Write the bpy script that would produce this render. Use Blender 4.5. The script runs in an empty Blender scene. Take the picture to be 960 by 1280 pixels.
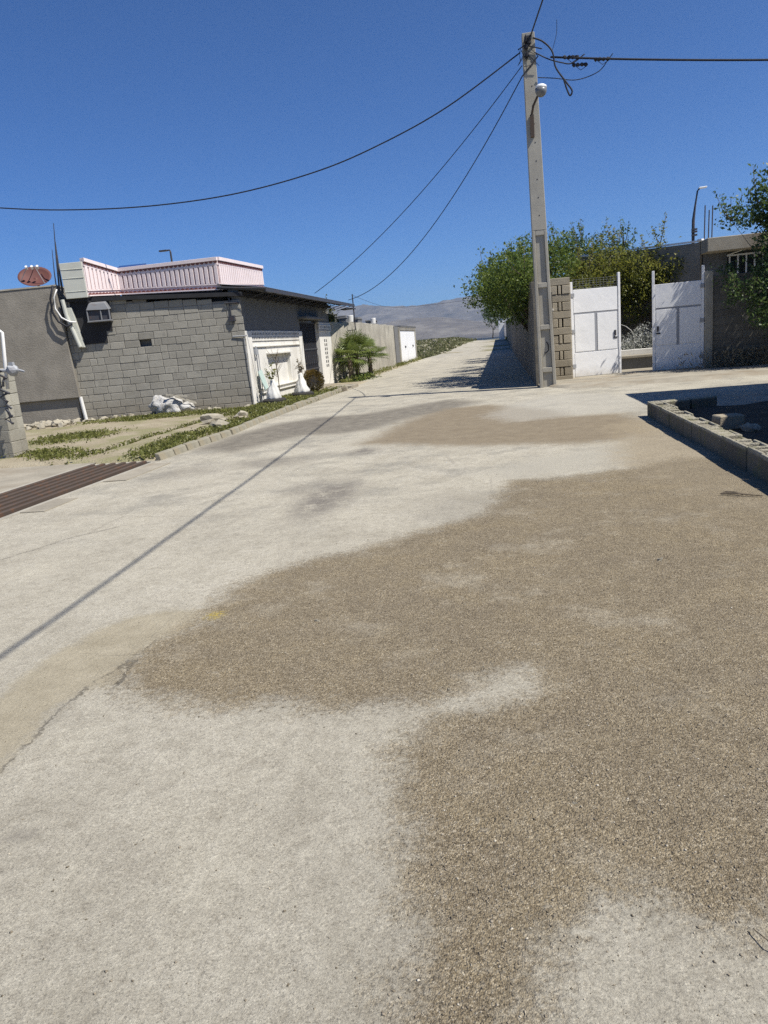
import bpy, math, random
import numpy as np
from mathutils import Vector, Matrix, noise

random.seed(7)
SC = bpy.context.scene
COL = SC.collection
R = math.radians

# ------------------------------------------------------------------ mesh helpers
class MB:
    def __init__(self):
        self.v, self.f, self.r = [], [], []
    def add(self, vs, fs, rnd=None):
        b = len(self.v)
        rr = random.random() if rnd is None else rnd
        self.v += [tuple(p) for p in vs]
        for q in fs:
            self.f.append(tuple(b + i for i in q)); self.r.append(rr)
        return self
    def obox(self, o, ax, ay, az, rnd=None):
        o, ax, ay, az = Vector(o), Vector(ax), Vector(ay), Vector(az)
        if ax.cross(ay).dot(az) < 0:
            ax, ay = ay, ax
        p = [o, o+ax, o+ax+ay, o+ay]
        p += [q + az for q in p]
        return self.add(p, [(3,2,1,0),(4,5,6,7),(0,1,5,4),(1,2,6,5),(2,3,7,6),(3,0,4,7)], rnd)
    def box(self, x0, x1, y0, y1, z0, z1, rnd=None):
        return self.obox((x0,y0,z0), (x1-x0,0,0), (0,y1-y0,0), (0,0,z1-z0), rnd)
    def cbox(self, c, s, rot=(0,0,0), rnd=None):
        from mathutils import Euler
        m = Euler(rot).to_matrix()
        ax, ay, az = m @ Vector((s[0],0,0)), m @ Vector((0,s[1],0)), m @ Vector((0,0,s[2]))
        return self.obox(Vector(c) - (ax+ay+az)*.5, ax, ay, az, rnd)
    def hexa(self, bot, top, rnd=None):
        n = len(bot)
        return self.add(list(bot)+list(top), [tuple(range(n))[::-1], tuple(range(n, 2*n))] +
                        [(i, (i+1) % n, n+(i+1) % n, n+i) for i in range(n)], rnd)
    def tube(self, pts, r, n=6, rnd=None, cap=True):
        pts = [Vector(p) for p in pts]
        rr = r if isinstance(r, (list, tuple)) else [r]*len(pts)
        vs, fs = [], []
        up = Vector((0.13, 0.31, 0.94))
        for i, p in enumerate(pts):
            t = (pts[min(i+1, len(pts)-1)] - pts[max(i-1, 0)]).normalized()
            a = t.cross(up)
            if a.length < .05: a = t.cross(Vector((1, 0, 0)))
            a.normalize(); b = t.cross(a)
            for k in range(n):
                an = 2*math.pi*k/n
                vs.append(p + a*math.cos(an)*rr[i] + b*math.sin(an)*rr[i])
        for i in range(len(pts)-1):
            for k in range(n):
                k2 = (k+1) % n
                fs.append((i*n+k, i*n+k2, (i+1)*n+k2, (i+1)*n+k))
        if cap:
            fs.append(tuple(range(n))[::-1]); fs.append(tuple(range((len(pts)-1)*n, len(pts)*n)))
        return self.add(vs, fs, rnd)
    def lathe(self, prof, c, n=20, rnd=None):
        vs, fs = [], []
        for (r, z) in prof:
            for k in range(n):
                a = 2*math.pi*k/n
                vs.append((c[0]+r*math.cos(a), c[1]+r*math.sin(a), c[2]+z))
        m = len(prof)
        for i in range(m-1):
            for k in range(n):
                k2 = (k+1) % n
                fs.append((i*n+k, i*n+k2, (i+1)*n+k2, (i+1)*n+k))
        fs.append(tuple(range(n))[::-1]); fs.append(tuple(range((m-1)*n, m*n)))
        return self.add(vs, fs, rnd)
    def rock(self, c, s, seed=0, sub=1, rough=.35, rnd=None, freq=1.3):
        import bmesh
        bm = bmesh.new()
        bmesh.ops.create_icosphere(bm, subdivisions=sub, radius=1)
        vs = []
        for v in bm.verts:
            q = v.co.normalized()
            d = 1 + rough*noise.noise(q*freq + Vector((seed*3.17, seed*1.7, seed*.9)))*1.6
            vs.append((c[0]+q.x*s[0]*d, c[1]+q.y*s[1]*d, c[2]+q.z*s[2]*d))
        fs = [tuple(v.index for v in f.verts) for f in bm.faces]
        bm.free()
        return self.add(vs, fs, rnd)
    def build(self, name, mat, parent=None, smooth=False, bevel=0, bseg=1, recenter=True):
        v = np.array(self.v, dtype=np.float64)
        loc = Vector((0, 0, 0))
        if parent is None and recenter and len(v):
            lo, hi = v.min(0), v.max(0)
            loc = Vector(((lo[0]+hi[0])/2, (lo[1]+hi[1])/2, lo[2]))
        me = bpy.data.meshes.new(name)
        me.from_pydata([tuple(p) for p in (v - np.array(loc))], [], self.f)
        at = me.attributes.new('rnd', 'FLOAT', 'FACE'); at.data.foreach_set('value', self.r)
        uv = me.uv_layers.new(name='UVMap')
        vv = self.v
        for p in me.polygons:
            n = p.normal
            ax = max(range(3), key=lambda i: abs(n[i]))
            for li in p.loop_indices:
                q = vv[me.loops[li].vertex_index]
                uv.data[li].uv = (q[1], q[2]) if ax == 0 else ((q[0], q[2]) if ax == 1 else (q[0], q[1]))
        if smooth: me.polygons.foreach_set('use_smooth', [True]*len(me.polygons))
        me.materials.append(mat); me.update()
        return link(name, me, parent, loc, bevel, bseg)

def link(name, me, parent=None, loc=(0,0,0), bevel=0, bseg=1):
    o = bpy.data.objects.new(name, me); COL.objects.link(o)
    o.location = loc
    if parent is not None:
        o.parent = parent
        if parent.type == 'EMPTY':
            o.matrix_parent_inverse = Matrix.Translation(-Vector(parent.location))
        else:
            o.matrix_parent_inverse = Matrix.Translation(-Vector(parent.location)) if parent.parent is None else Matrix()
    if bevel:
        b = o.modifiers.new('bevel', 'BEVEL'); b.width = bevel; b.segments = bseg; b.limit_method = 'ANGLE'
    return o

def empty(name, loc):
    o = bpy.data.objects.new(name, None); COL.objects.link(o); o.location = loc
    return o
def tag(o, label=None, cat=None, group=None, kind=None):
    if label: o['label'] = label
    if cat: o['category'] = cat
    if group: o['group'] = group
    if kind: o['kind'] = kind
    return o
def copy_tree(o, parent=None):
    c = o.copy(); COL.objects.link(c); c.parent = parent
    for ch in o.children: copy_tree(ch, c)
    return c

def raw_mesh(name, v, f, mat, parent=None, rnd=None, kind=None, smooth=False, loc=None):
    """fast mesh from numpy arrays: v Nx3, f Mx4 or Mx3 of indices, rnd per face"""
    v = np.asarray(v, dtype=np.float32); f = np.asarray(f, dtype=np.int32)
    L = Vector((0,0,0))
    if loc is not None:
        L = Vector(loc); v = v - np.array(loc, dtype=np.float32)
    me = bpy.data.meshes.new(name)
    k = f.shape[1]
    me.vertices.add(len(v)); me.vertices.foreach_set('co', v.ravel())
    me.loops.add(f.size); me.loops.foreach_set('vertex_index', f.ravel())
    me.polygons.add(len(f)); me.polygons.foreach_set('loop_start', np.arange(0, f.size, k, dtype=np.int32))
    me.polygons.foreach_set('loop_total', np.full(len(f), k, dtype=np.int32))
    if rnd is not None:
        at = me.attributes.new('rnd', 'FLOAT', 'FACE'); at.data.foreach_set('value', np.asarray(rnd, dtype=np.float32))
    if smooth: me.polygons.foreach_set('use_smooth', np.ones(len(f), dtype=bool))
    me.update(calc_edges=True); me.validate()
    me.materials.append(mat)
    return link(name, me, parent, L)

# ------------------------------------------------------------------ material helpers
class NT:
    def __init__(self, name, rough=.8, spec=.3):
        self.m = bpy.data.materials.new(name); self.m.use_nodes = True
        self.t = self.m.node_tree; self.b = self.t.nodes['Principled BSDF']
        self.b.inputs['Roughness'].default_value = rough
        self.b.inputs['Specular IOR Level'].default_value = spec
        self.co = self.t.nodes.new('ShaderNodeTexCoord')
        self.pos = self.co.outputs['Object']
    def n(self, typ, ins=None, **props):
        nd = self.t.nodes.new(typ)
        for k, v in props.items(): setattr(nd, k, v)
        for k, v in (ins or {}).items(): self.s(nd.inputs[k], v)
        return nd
    def s(self, sock, v):
        if hasattr(v, 'is_output') or isinstance(v, bpy.types.NodeSocket): self.t.links.new(v, sock)
        else:
            if isinstance(v, tuple) and len(v) == 3 and sock.type == 'RGBA': v = v + (1,)
            sock.default_value = v
    def noise(self, scale, detail=4, rough=.55, vec=None, dist=0):
        return self.n('ShaderNodeTexNoise', {'Vector': vec or self.pos, 'Scale': scale, 'Detail': detail,
                                             'Roughness': rough, 'Distortion': dist}).outputs['Fac']
    def vor(self, scale, out='Distance', feature='F1', vec=None, rand=1):
        return self.n('ShaderNodeTexVoronoi', {'Vector': vec or self.pos, 'Scale': scale, 'Randomness': rand}, feature=feature).outputs[out]
    def ramp(self, fac, stops, interp='LINEAR'):
        nd = self.n('ShaderNodeValToRGB', {'Fac': fac}); cr = nd.color_ramp; cr.interpolation = interp
        while len(cr.elements) < len(stops): cr.elements.new(.5)
        for e, (p, c) in zip(cr.elements, stops):
            e.position = p; e.color = (tuple(c) + (1,)) if isinstance(c, (tuple, list)) else (c, c, c, 1)
        return nd.outputs['Color']
    def sstep(self, v, lo, hi):
        return self.n('ShaderNodeMapRange', {'Value': v, 'From Min': lo, 'From Max': hi}, interpolation_type='SMOOTHSTEP').outputs['Result']
    def mix(self, fac, a, b, blend='MIX'):
        nd = self.n('ShaderNodeMix', data_type='RGBA', blend_type=blend)
        self.s(nd.inputs[0], fac); self.s(nd.inputs[6], a); self.s(nd.inputs[7], b)
        return nd.outputs[2]
    def ma(self, op, a, b=0., c=0.):
        nd = self.n('ShaderNodeMath', operation=op)
        self.s(nd.inputs[0], a); self.s(nd.inputs[1], b); self.s(nd.inputs[2], c)
        return nd.outputs[0]
    def attr(self, name):
        return self.n('ShaderNodeAttribute', attribute_name=name).outputs['Fac']
    def map(self, scale=(1,1,1), rot=(0,0,0), vec=None):
        return self.n('ShaderNodeMapping', {'Vector': vec or self.pos, 'Scale': scale, 'Rotation': rot}).outputs['Vector']
    def xyz(self, vec=None):
        return self.n('ShaderNodeSeparateXYZ', {'Vector': vec or self.pos}).outputs
    def bump(self, h, dist=.01, strength=1., prev=None):
        nd = self.n('ShaderNodeBump', {'Height': h, 'Distance': dist, 'Strength': strength})
        if prev is not None: self.s(nd.inputs['Normal'], prev)
        self.s(self.b.inputs['Normal'], nd.outputs['Normal'])
        return nd.outputs['Normal']
    def color(self, c): self.s(self.b.inputs['Base Color'], c)

def concrete(name, c, var=.25, scale=3., fine=40., rough=.9, bump=.004, stain=None):
    t = NT(name, rough, .25)
    a = t.noise(scale, 6, .6); b = t.noise(fine, 4, .6)
    lo = tuple(x*(1-var) for x in c); hi = tuple(min(1, x*(1+var)) for x in c)
    col = t.ramp(t.ma('ADD', t.ma('MULTIPLY', a, .65), t.ma('MULTIPLY', b, .35)), [(.3, lo), (.7, hi)])
    if stain:
        s = t.sstep(t.noise(scale*.6, 5, .65, t.map((1, 1, .35))), .48, .72)
        col = t.mix(t.ma('MULTIPLY', s, .75), col, stain)
    t.color(col)
    h = t.ma('ADD', t.ma('MULTIPLY', a, .5), b)
    t.bump(h, bump)
    return t.m

def paint(name, c, rough=.45, dirt=.12, spec=.4, dirtc=(.3,.26,.2)):
    t = NT(name, rough, spec)
    f = t.sstep(t.noise(2.2, 6, .65), .42, .8)
    g = t.sstep(t.noise(30, 3, .6), .55, .8)
    k = t.ma('ADD', t.ma('MULTIPLY', f, dirt), t.ma('MULTIPLY', g, dirt*.6))
    t.color(t.mix(k, c, dirtc))
    t.bump(t.noise(9, 3), .003)
    return t.m

def metal(name, c, rough=.5, rust=.0, metallic=0.):
    t = NT(name, rough, .4)
    t.b.inputs['Metallic'].default_value = metallic
    f = t.sstep(t.noise(9, 6, .7), .5, .68)
    t.color(t.mix(t.ma('MULTIPLY', f, rust), t.mix(t.noise(5), tuple(x*.8 for x in c), tuple(x*1.2 for x in c)), (.16, .07, .03)))
    t.bump(t.noise(60, 3), .001)
    return t.m

def block_mat(name, c, var=.3, smear=(.42,.40,.37), smear_amt=.6, bump=.006):
    t = NT(name, .93, .2)
    r = t.attr('rnd')
    n1 = t.noise(5, 6, .65); n2 = t.noise(70, 4, .7)
    k = t.ma('ADD', t.ma('MULTIPLY', r, .36), t.ma('ADD', t.ma('MULTIPLY', n1, .5), t.ma('MULTIPLY', n2, .35)))
    col = t.ramp(k, [(.25, tuple(x*(1-var) for x in c)), (.55, c), (.9, tuple(x*(1+var) for x in c))])
    s = t.sstep(t.noise(1.4, 6, .7), .55, .75)
    col = t.mix(t.ma('MULTIPLY', s, smear_amt), col, smear)
    foot = t.ma('MULTIPLY', t.sstep(t.ma('ADD', t.xyz()[2], t.noise(2.5, 5, .7)), 1.5, .5), .45)
    col = t.mix(foot, col, (.20,.17,.125))
    blot = t.sstep(t.noise(3.2, 7, .75), .56, .64)
    col = t.mix(t.ma('MULTIPLY', blot, .35), col, tuple(x*.6 for x in c))
    t.color(col)
    h = t.ma('ADD', t.ma('MULTIPLY', t.vor(55), -.5), t.ma('ADD', n1, t.ma('MULTIPLY', n2, .6)))
    t.bump(h, bump)
    return t.m

def brick_mat(name, c, c2, mortar, bw=.4, bh=.2, bump=.012):
    t = NT(name, .93, .2)
    uv = t.co.outputs['UV']
    w = t.n('ShaderNodeVectorMath', {0: uv, 1: (0,0,0)}, operation='ADD')
    wob = t.n('ShaderNodeTexNoise', {'Vector': t.pos, 'Scale': 3., 'Detail': 3.}).outputs['Color']
    sc = t.n('ShaderNodeVectorMath', {0: wob, 1: (.03,.03,.03)}, operation='MULTIPLY')
    t.s(w.inputs[1], sc.outputs[0])
    b = t.n('ShaderNodeTexBrick', {'Vector': w.outputs[0], 'Color1': c, 'Color2': c2, 'Mortar': mortar, 'Scale': 1.,
            'Mortar Size': .012, 'Mortar Smooth': .4, 'Bias': 0., 'Brick Width': bw, 'Row Height': bh})
    n1 = t.noise(4, 6, .65); n2 = t.noise(60, 4, .7)
    t.color(t.mix(1., b.outputs['Color'], t.ramp(t.ma('ADD', t.ma('MULTIPLY', n1, .6), t.ma('MULTIPLY', n2, .4)), [(.3, .65), (.7, 1.25)]), 'MULTIPLY'))
    h = t.ma('ADD', t.ma('MULTIPLY', b.outputs['Fac'], -1.), t.ma('MULTIPLY', n2, .5))
    t.bump(h, bump)
    return t.m

def leaf_mat(name, dark, mid, light, trans=.35, rough=.45):
    t = NT(name, rough, .35)
    r = t.attr('rnd')
    col = t.ramp(r, [(0., dark), (.5, mid), (1., light)])
    t.color(col)
    tr = t.n('ShaderNodeBsdfTranslucent', {'Color': t.mix(.5, col, light)})
    mx = t.n('ShaderNodeMixShader', {0: trans, 1: t.b.outputs[0], 2: tr.outputs[0]})
    out = t.t.nodes['Material Output']; t.t.links.new(mx.outputs[0], out.inputs['Surface'])
    return t.m

def plain(name, c, rough=.6, spec=.3, metallic=0.):
    t = NT(name, rough, spec); t.b.inputs['Metallic'].default_value = metallic
    t.color(t.mix(t.noise(12, 4, .6), tuple(x*.8 for x in c), tuple(min(1, x*1.2) for x in c)))
    t.bump(t.noise(40, 3), .0015)
    return t.m

# ------------------------------------------------------------------ camera
A, P_, RO = R(9.79), R(12.73), R(5.14)
h = Vector((-math.sin(A), math.cos(A), 0)); r0 = Vector((math.cos(A), math.sin(A), 0)); zz = Vector((0, 0, 1))
fw = math.cos(P_)*h - math.sin(P_)*zz; u0 = math.sin(P_)*h + math.cos(P_)*zz
cr = math.cos(RO)*r0 - math.sin(RO)*u0; cu = math.sin(RO)*r0 + math.cos(RO)*u0
cam = bpy.data.cameras.new('camera'); co = bpy.data.objects.new('camera', cam); COL.objects.link(co)
m = Matrix((cr, cu, -fw)).transposed().to_4x4(); m.translation = (0, 0, 1.5)
co.matrix_world = m
cam.sensor_fit = 'VERTICAL'; cam.sensor_height = 36; cam.sensor_width = 27; cam.lens = 930*36/1280
cam.clip_start = .05; cam.clip_end = 30000
SC.camera = co

# ------------------------------------------------------------------ light
SUN = Vector((5.5, -1.95, 8.4)).normalized()
el = math.asin(SUN.z); az = math.atan2(SUN.x, SUN.y)
w = bpy.data.worlds.new('World'); SC.world = w; w.use_nodes = True
sky = w.node_tree.nodes.new('ShaderNodeTexSky'); sky.sky_type = 'NISHITA'; sky.sun_disc = False
sky.sun_elevation = el; sky.sun_rotation = az; sky.altitude = 2600; sky.air_density = 1.0; sky.dust_density = .8; sky.ozone_density = 3.0
bg = w.node_tree.nodes['Background']; bg.inputs['Strength'].default_value = .06
tint = w.node_tree.nodes.new('ShaderNodeMix'); tint.data_type = 'RGBA'; tint.blend_type = 'MULTIPLY'; tint.inputs[0].default_value = 1
tint.inputs[7].default_value = (.43, .82, 1.32, 1)
w.node_tree.links.new(sky.outputs[0], tint.inputs[6]); w.node_tree.links.new(tint.outputs[2], bg.inputs['Color'])
sl = bpy.data.lights.new('sun', 'SUN'); sl.energy = 4.7; sl.angle = R(.38); sl.color = (1, .955, .88)
so = bpy.data.objects.new('sun', sl); COL.objects.link(so); so.rotation_euler = SUN.to_track_quat('Z', 'Y').to_euler(); so.location = (0, 0, 30)
SC.view_settings.view_transform = 'Standard'; SC.view_settings.look = 'None'; SC.view_settings.exposure = .5; SC.view_settings.gamma = 1
SC.view_settings.use_curve_mapping = False
SC.cycles.max_bounces = 6; SC.cycles.diffuse_bounces = 3; SC.cycles.glossy_bounces = 2; SC.cycles.transmission_bounces = 3
SC.cycles.volume_bounces = 0; SC.cycles.transparent_max_bounces = 8
SC.cycles.use_adaptive_sampling = False; SC.cycles.use_denoising = False
try:
    SC.cycles.denoiser = 'OPENIMAGEDENOISE'; SC.cycles.denoising_input_passes = 'RGB_ALBEDO_NORMAL'; SC.cycles.denoising_prefilter = 'ACCURATE'
except Exception:
    pass

# ------------------------------------------------------------------ terrain functions
def smooth(t): t = np.clip(t, 0, 1); return t*t*(3-2*t)
def wob(x, y, s, seed=0.):
    return (np.sin(x*s*1.3+seed)+np.sin(y*s*1.1+seed*2.1+x*s*.4)+np.sin((x+y)*s*.7+seed*.7)+np.sin((x*.6-y)*s*2.1+seed*1.3)*.6)/3.6
def rise(x, y):
    up = 1.2*smooth((y-64)/52) * (.45+.55*smooth((-2.-x)/6))
    return up - np.clip(y-125, 0, None)*.022 + np.clip(y-1500, 0, None)*.022
def ground_h(x, y):
    z = rise(x, y) - .03
    field = smooth((y-62)/8)
    z = z + field*np.clip(1-(y-60)/600, 0, 1)*(.10*wob(x, y, .55, 1.) + .06*wob(x, y, 1.7, 4.))
    verge = smooth((-5.5-x)/.12)*smooth((y-11.05)/.25)*smooth((33-y)/3)
    z = z + verge*(.085 + .02*wob(x, y, 2.3, 2.) + .03*smooth((-7.5-x)/2))
    pit = ((x < -5.42) & (x > -6.62) & (y < 10.95) & (y > -6)).astype(float)
    z = z - .6*pit
    bed = ((x > 2.4) & (y < 12.35)).astype(float)
    return z - .0*bed

def sdf_poly(px, py, poly):
    poly = np.array(poly); d = np.full(px.shape, 1e9); inside = np.zeros(px.shape, bool)
    n = len(poly)
    for i in range(n):
        a, b = poly[i], poly[(i+1) % n]
        e = b-a; L = (e*e).sum()+1e-12
        t = np.clip(((px-a[0])*e[0]+(py-a[1])*e[1])/L, 0, 1)
        d = np.minimum(d, np.hypot(px-a[0]-t*e[0], py-a[1]-t*e[1]))
        c = ((a[1] > py) != (b[1] > py)) & (px < (b[0]-a[0])*(py-a[1])/(b[1]-a[1]+1e-12)+a[0])
        inside ^= c
    return np.where(inside, d, -d)

def grid_faces(nr, nc):
    i = np.arange(nr-1)[:, None]*nc + np.arange(nc-1)[None, :]
    i = i.ravel()
    return np.stack([i, i+1, i+nc+1, i+nc], 1)

# ------------------------------------------------------------------ ground
def m_ground():
    t = NT('dry_earth', .95, .15)
    big = t.noise(.35, 6, .6); med = t.noise(2.2, 6, .65); fine = t.noise(45, 4, .7)
    col = t.ramp(t.ma('ADD', t.ma('MULTIPLY', med, .6), t.ma('MULTIPLY', fine, .4)), [(.3, (.20,.165,.11)), (.5, (.33,.285,.20)), (.72, (.44,.395,.30))])
    y = t.xyz()[1]
    far = t.sstep(y, 60., 66.)
    green = t.sstep(t.ma('ADD', t.ma('MULTIPLY', med, .6), t.ma('MULTIPLY', big, .5)), .47, .6)
    col = t.mix(t.ma('MULTIPLY', t.ma('MULTIPLY', green, far), .8), col, (.12,.135,.05))
    x_ = t.xyz()[0]
    ver = t.ma('MULTIPLY', t.sstep(x_, -5.4, -5.7), t.sstep(y, 28., 26.))
    gv = t.sstep(t.ma('ADD', t.ma('MULTIPLY', t.noise(1.1, 6, .7), .8), t.ma('MULTIPLY', fine, .25)), .51, .60)
    col = t.mix(t.ma('MULTIPLY', t.ma('MULTIPLY', gv, ver), .6), col, (.165,.17,.06))
    t.color(col)
    t.bump(t.ma('ADD', fine, t.ma('MULTIPLY', t.vor(30), -.8)), .012)
    return t.m
EARTH = m_ground()
xs = np.concatenate([-np.geomspace(60, 5000, 26)[::-1], np.arange(-58, -14, 2.), np.arange(-14, -7, .25), np.arange(-7, -5.2, .06), np.arange(-5.2, 9, .25), np.arange(10, 60, 2.), np.geomspace(62, 5000, 26)])
ys = np.concatenate([-np.geomspace(10, 300, 10)[::-1], np.arange(-8, 2, .5), np.arange(2, 10.6, .2), np.arange(10.6, 11.6, .05), np.arange(11.6, 36, .25), np.arange(36, 130, .6), np.geomspace(131, 7500, 46)])
X, Y = np.meshgrid(xs, ys)
Z = ground_h(X, Y)
g = raw_mesh('ground', np.stack([X.ravel(), Y.ravel(), Z.ravel()], 1), grid_faces(len(ys), len(xs)), EARTH, smooth=True)
tag(g, 'dry earth ground with patches of weeds reaching to the far plain', kind='structure')

# ------------------------------------------------------------------ road
POLY = {
'gravel':[(2.75,7.50),(2.49,7.59),(2.24,8.15),(1.87,8.45),(1.37,7.98),(1.03,7.86),(0.45,7.69),(0.04,7.72),(-0.18,6.33),(-0.50,5.98),(-0.86,5.61),(-1.12,5.29),(-1.44,5.09),(-1.71,4.78),(-1.86,4.46),(-1.86,4.13),(-1.86,3.81),(-1.97,3.57),(-1.96,3.33),(-1.91,3.07),(-1.79,2.99),(-1.62,2.92),(-1.37,2.83),(-1.11,2.89),(-0.84,2.83),(-0.57,2.84),(-0.36,2.88),(-0.22,3.04),(-0.02,3.18),(0.06,3.18),(0.13,3.02),(0.05,2.92),(-0.10,2.83),(-0.35,2.74),(-0.46,2.60),(-0.46,2.36),(-0.39,2.15),(-0.37,1.95),(-0.33,1.75),(-0.29,1.59),(-0.31,1.44),(-0.32,1.32),(-0.3,1.0),(-0.05,1.0),(-0.02,1.35),(-0.00,1.48),(0.07,1.65),(0.16,1.75),(0.29,1.76),(0.36,1.70),(0.42,1.66),(0.58,1.69),(0.69,1.72),(1.6,1.9),(3.2,4.65)],
'tan':[(-2.39,2.75),(-2.47,2.97),(-2.50,3.27),(-2.48,3.61),(-2.37,3.97),(-2.09,4.15),(-1.83,4.05),(-1.86,3.81),(-1.97,3.57),(-1.96,3.33),(-1.91,3.07),(-2.05,3.04),(-2.10,2.86),(-2.05,2.55),(-2.03,2.26)],
'dirt':[(-2.23,11.29),(-2.01,13.29),(-1.74,14.83),(-1.19,16.21),(-0.34,16.45),(0.75,14.58),(1.21,13.14),(1.98,12.99),(2.14,11.62),(1.98,10.58),(1.52,10.02),(0.90,9.87),(0.08,10.24),(-0.81,10.49),(-1.56,10.99)],
'streak':[(-5.31,12.04),(-5.26,13.86),(-4.90,15.35),(-4.09,16.37),(-3.18,16.43),(-2.39,17.30),(-1.35,18.54),(-0.53,17.40),(-1.16,15.67),(-1.88,14.63),(-2.31,13.34),(-2.83,12.94),(-3.58,13.01),(-4.05,12.12),(-4.35,11.37)],
'pale':[(-0.38,14.21),(0.17,16.22),(1.31,17.93),(2.26,16.99),(2.73,15.33),(2.34,13.13),(1.76,13.28),(0.94,13.07),(0.12,12.86)],
'lens':[(-0.30,8.20),(0.45,9.13),(1.06,9.52),(1.55,9.57),(1.53,8.93),(1.17,8.30),(0.55,7.93),(0.05,7.81)],
'tanr':[(2.30,12.2),(1.5,11.6),(1.55,10.14),(1.35,9.5),(1.2,8.3),(1.3,7.4),(2.0,5.2),(2.6,5.3),(2.6,12.2)],
}
BLOB = {'stain': [(-1.84,7.34,.34,1.1,.8),(-2.02,10.48,.28,.4,.8),(-3.27,10.05,.64,.55,.5),(-1.67,1.96,.04,.04,.9),(-4.30,9.63,.53,.7,.4),(-0.53,6.6,.6,.7,.25),(-2.2,7.9,.4,.5,.4),(-3.9,15.0,.7,1.6,.3)],
        'yellow': [(-1.76,3.99,.06,.08,.8)], }
def m_road():
    t = NT('worn_road', .92, .25)
    big = t.noise(.8, 5, .6); med = t.noise(4.5, 6, .65); fin = t.noise(38, 5, .7); vfin = t.noise(170, 3, .7)
    c1 = t.n('ShaderNodeTexVoronoi', {'Vector': t.pos, 'Scale': 190.}); c2 = t.n('ShaderNodeTexVoronoi', {'Vector': t.pos, 'Scale': 360.})
    c3 = t.n('ShaderNodeTexVoronoi', {'Vector': t.pos, 'Scale': 85.})
    g1 = t.n('ShaderNodeSeparateColor', {'Color': c1.outputs['Color']}).outputs
    g2 = t.n('ShaderNodeSeparateColor', {'Color': c2.outputs['Color']}).outputs
    g3 = t.n('ShaderNodeSeparateColor', {'Color': c3.outputs['Color']}).outputs
    def warp(name, w, amp=.22, amp2=.14):
        a = t.attr(name)
        d = t.ma('ADD', a, t.ma('MULTIPLY', t.ma('SUBTRACT', med, .5), amp))
        d = t.ma('ADD', d, t.ma('MULTIPLY', t.ma('SUBTRACT', fin, .5), amp2))
        return t.sstep(d, -w, w)
    # pale binder rubbed down to the aggregate
    pale = t.ramp(t.ma('ADD', t.ma('MULTIPLY', big, .5), t.ma('MULTIPLY', med, .5)), [(.3, (.345,.315,.25)), (.5, (.425,.393,.314)), (.7, (.485,.452,.37))])
    sp = t.ramp(t.ma('ADD', t.ma('MULTIPLY', g1[0], .5), t.ma('ADD', t.ma('MULTIPLY', g2[0], .4), t.ma('MULTIPLY', vfin, .15))), [(.15, .55), (.33, .88), (.55, 1.0), (.75, 1.10), (.93, 1.38)])
    pale = t.mix(.9, pale, sp, 'MULTIPLY')
    trk = t.noise(1.4, 6, .68, t.map((1.5, .75, 1), (0, 0, .12)))
    pale = t.mix(1., pale, t.ramp(trk, [(.34, (.89,.885,.875)), (.5, (1.,1.,1.)), (.68, (1.05,1.05,1.04))]), 'MULTIPLY')
    mot = t.ma('MULTIPLY', t.sstep(t.noise(1.1, 7, .76), .45, .66), t.sstep(t.xyz()[1], 4.5, 8.5))
    pale = t.mix(t.ma('MULTIPLY', mot, .62), pale, t.mix(.9, (.23,.218,.185), sp, 'MULTIPLY'))
    pit = t.sstep(t.ma('ADD', fin, t.ma('MULTIPLY', big, .35)), .80, .90)
    pale = t.mix(t.ma('MULTIPLY', pit, .65), pale, (.16,.14,.115))
    hair = t.n('ShaderNodeTexVoronoi', {'Vector': t.mix(.12, t.pos, t.n('ShaderNodeTexNoise', {'Vector': t.pos, 'Scale': 1.6, 'Detail': 6.}).outputs['Color']), 'Scale': .42}, feature='DISTANCE_TO_EDGE').outputs['Distance']
    crack = t.ma('MULTIPLY', t.ma('SUBTRACT', 1., t.sstep(hair, .002, .007)), t.sstep(t.noise(.5, 3), .5, .62))
    pale = t.mix(t.ma('MULTIPLY', crack, .25), pale, (.12,.10,.08))
    # loose brown gravel
    k = t.ma('ADD', t.ma('MULTIPLY', g1[0], .5), t.ma('ADD', t.ma('MULTIPLY', g2[1], .3), t.ma('MULTIPLY', g3[0], .2)))
    grav = t.ramp(k, [(.10, (.07,.056,.037)), (.28, (.18,.147,.098)), (.5, (.26,.214,.143)), (.72, (.345,.292,.205)), (.9, (.55,.49,.38))])
    grav = t.mix(.55, grav, t.ramp(t.ma('ADD', t.ma('MULTIPLY', med, .5), t.ma('MULTIPLY', big, .5)), [(.3, (.68,.66,.66)), (.5, (1.,.97,.9)), (.7, (1.3,1.22,1.0))]), 'MULTIPLY')
    mg = warp('gravel', .13, .45, .42)
    # thin places where the binder shows through
    thin = t.sstep(t.ma('ADD', t.ma('MULTIPLY', med, .55), t.ma('MULTIPLY', fin, .5)), .58, .74)
    mg = t.ma('MULTIPLY', mg, t.ma('SUBTRACT', 1., t.ma('MULTIPLY', thin, .65)))
    wide = t.sstep(t.noise(1.5, 6, .7), .50, .70)
    mg = t.ma('MULTIPLY', mg, t.ma('SUBTRACT', 1., t.ma('MULTIPLY', wide, .42)))
    gr1 = t.noise(16, 9, .82); gr2 = t.noise(60, 6, .8)
    grain = t.ramp(t.ma('ADD', t.ma('MULTIPLY', gr1, .6), t.ma('MULTIPLY', gr2, .4)), [(.33, (.48,.46,.44)), (.44, (.86,.85,.84)), (.52, (1.,1.,1.)), (.60, (1.12,1.12,1.12)), (.70, (1.5,1.5,1.5))])
    pale = t.mix(1., pale, grain, 'MULTIPLY'); grav = t.mix(.85, grav, grain, 'MULTIPLY')
    col = pale
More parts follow.
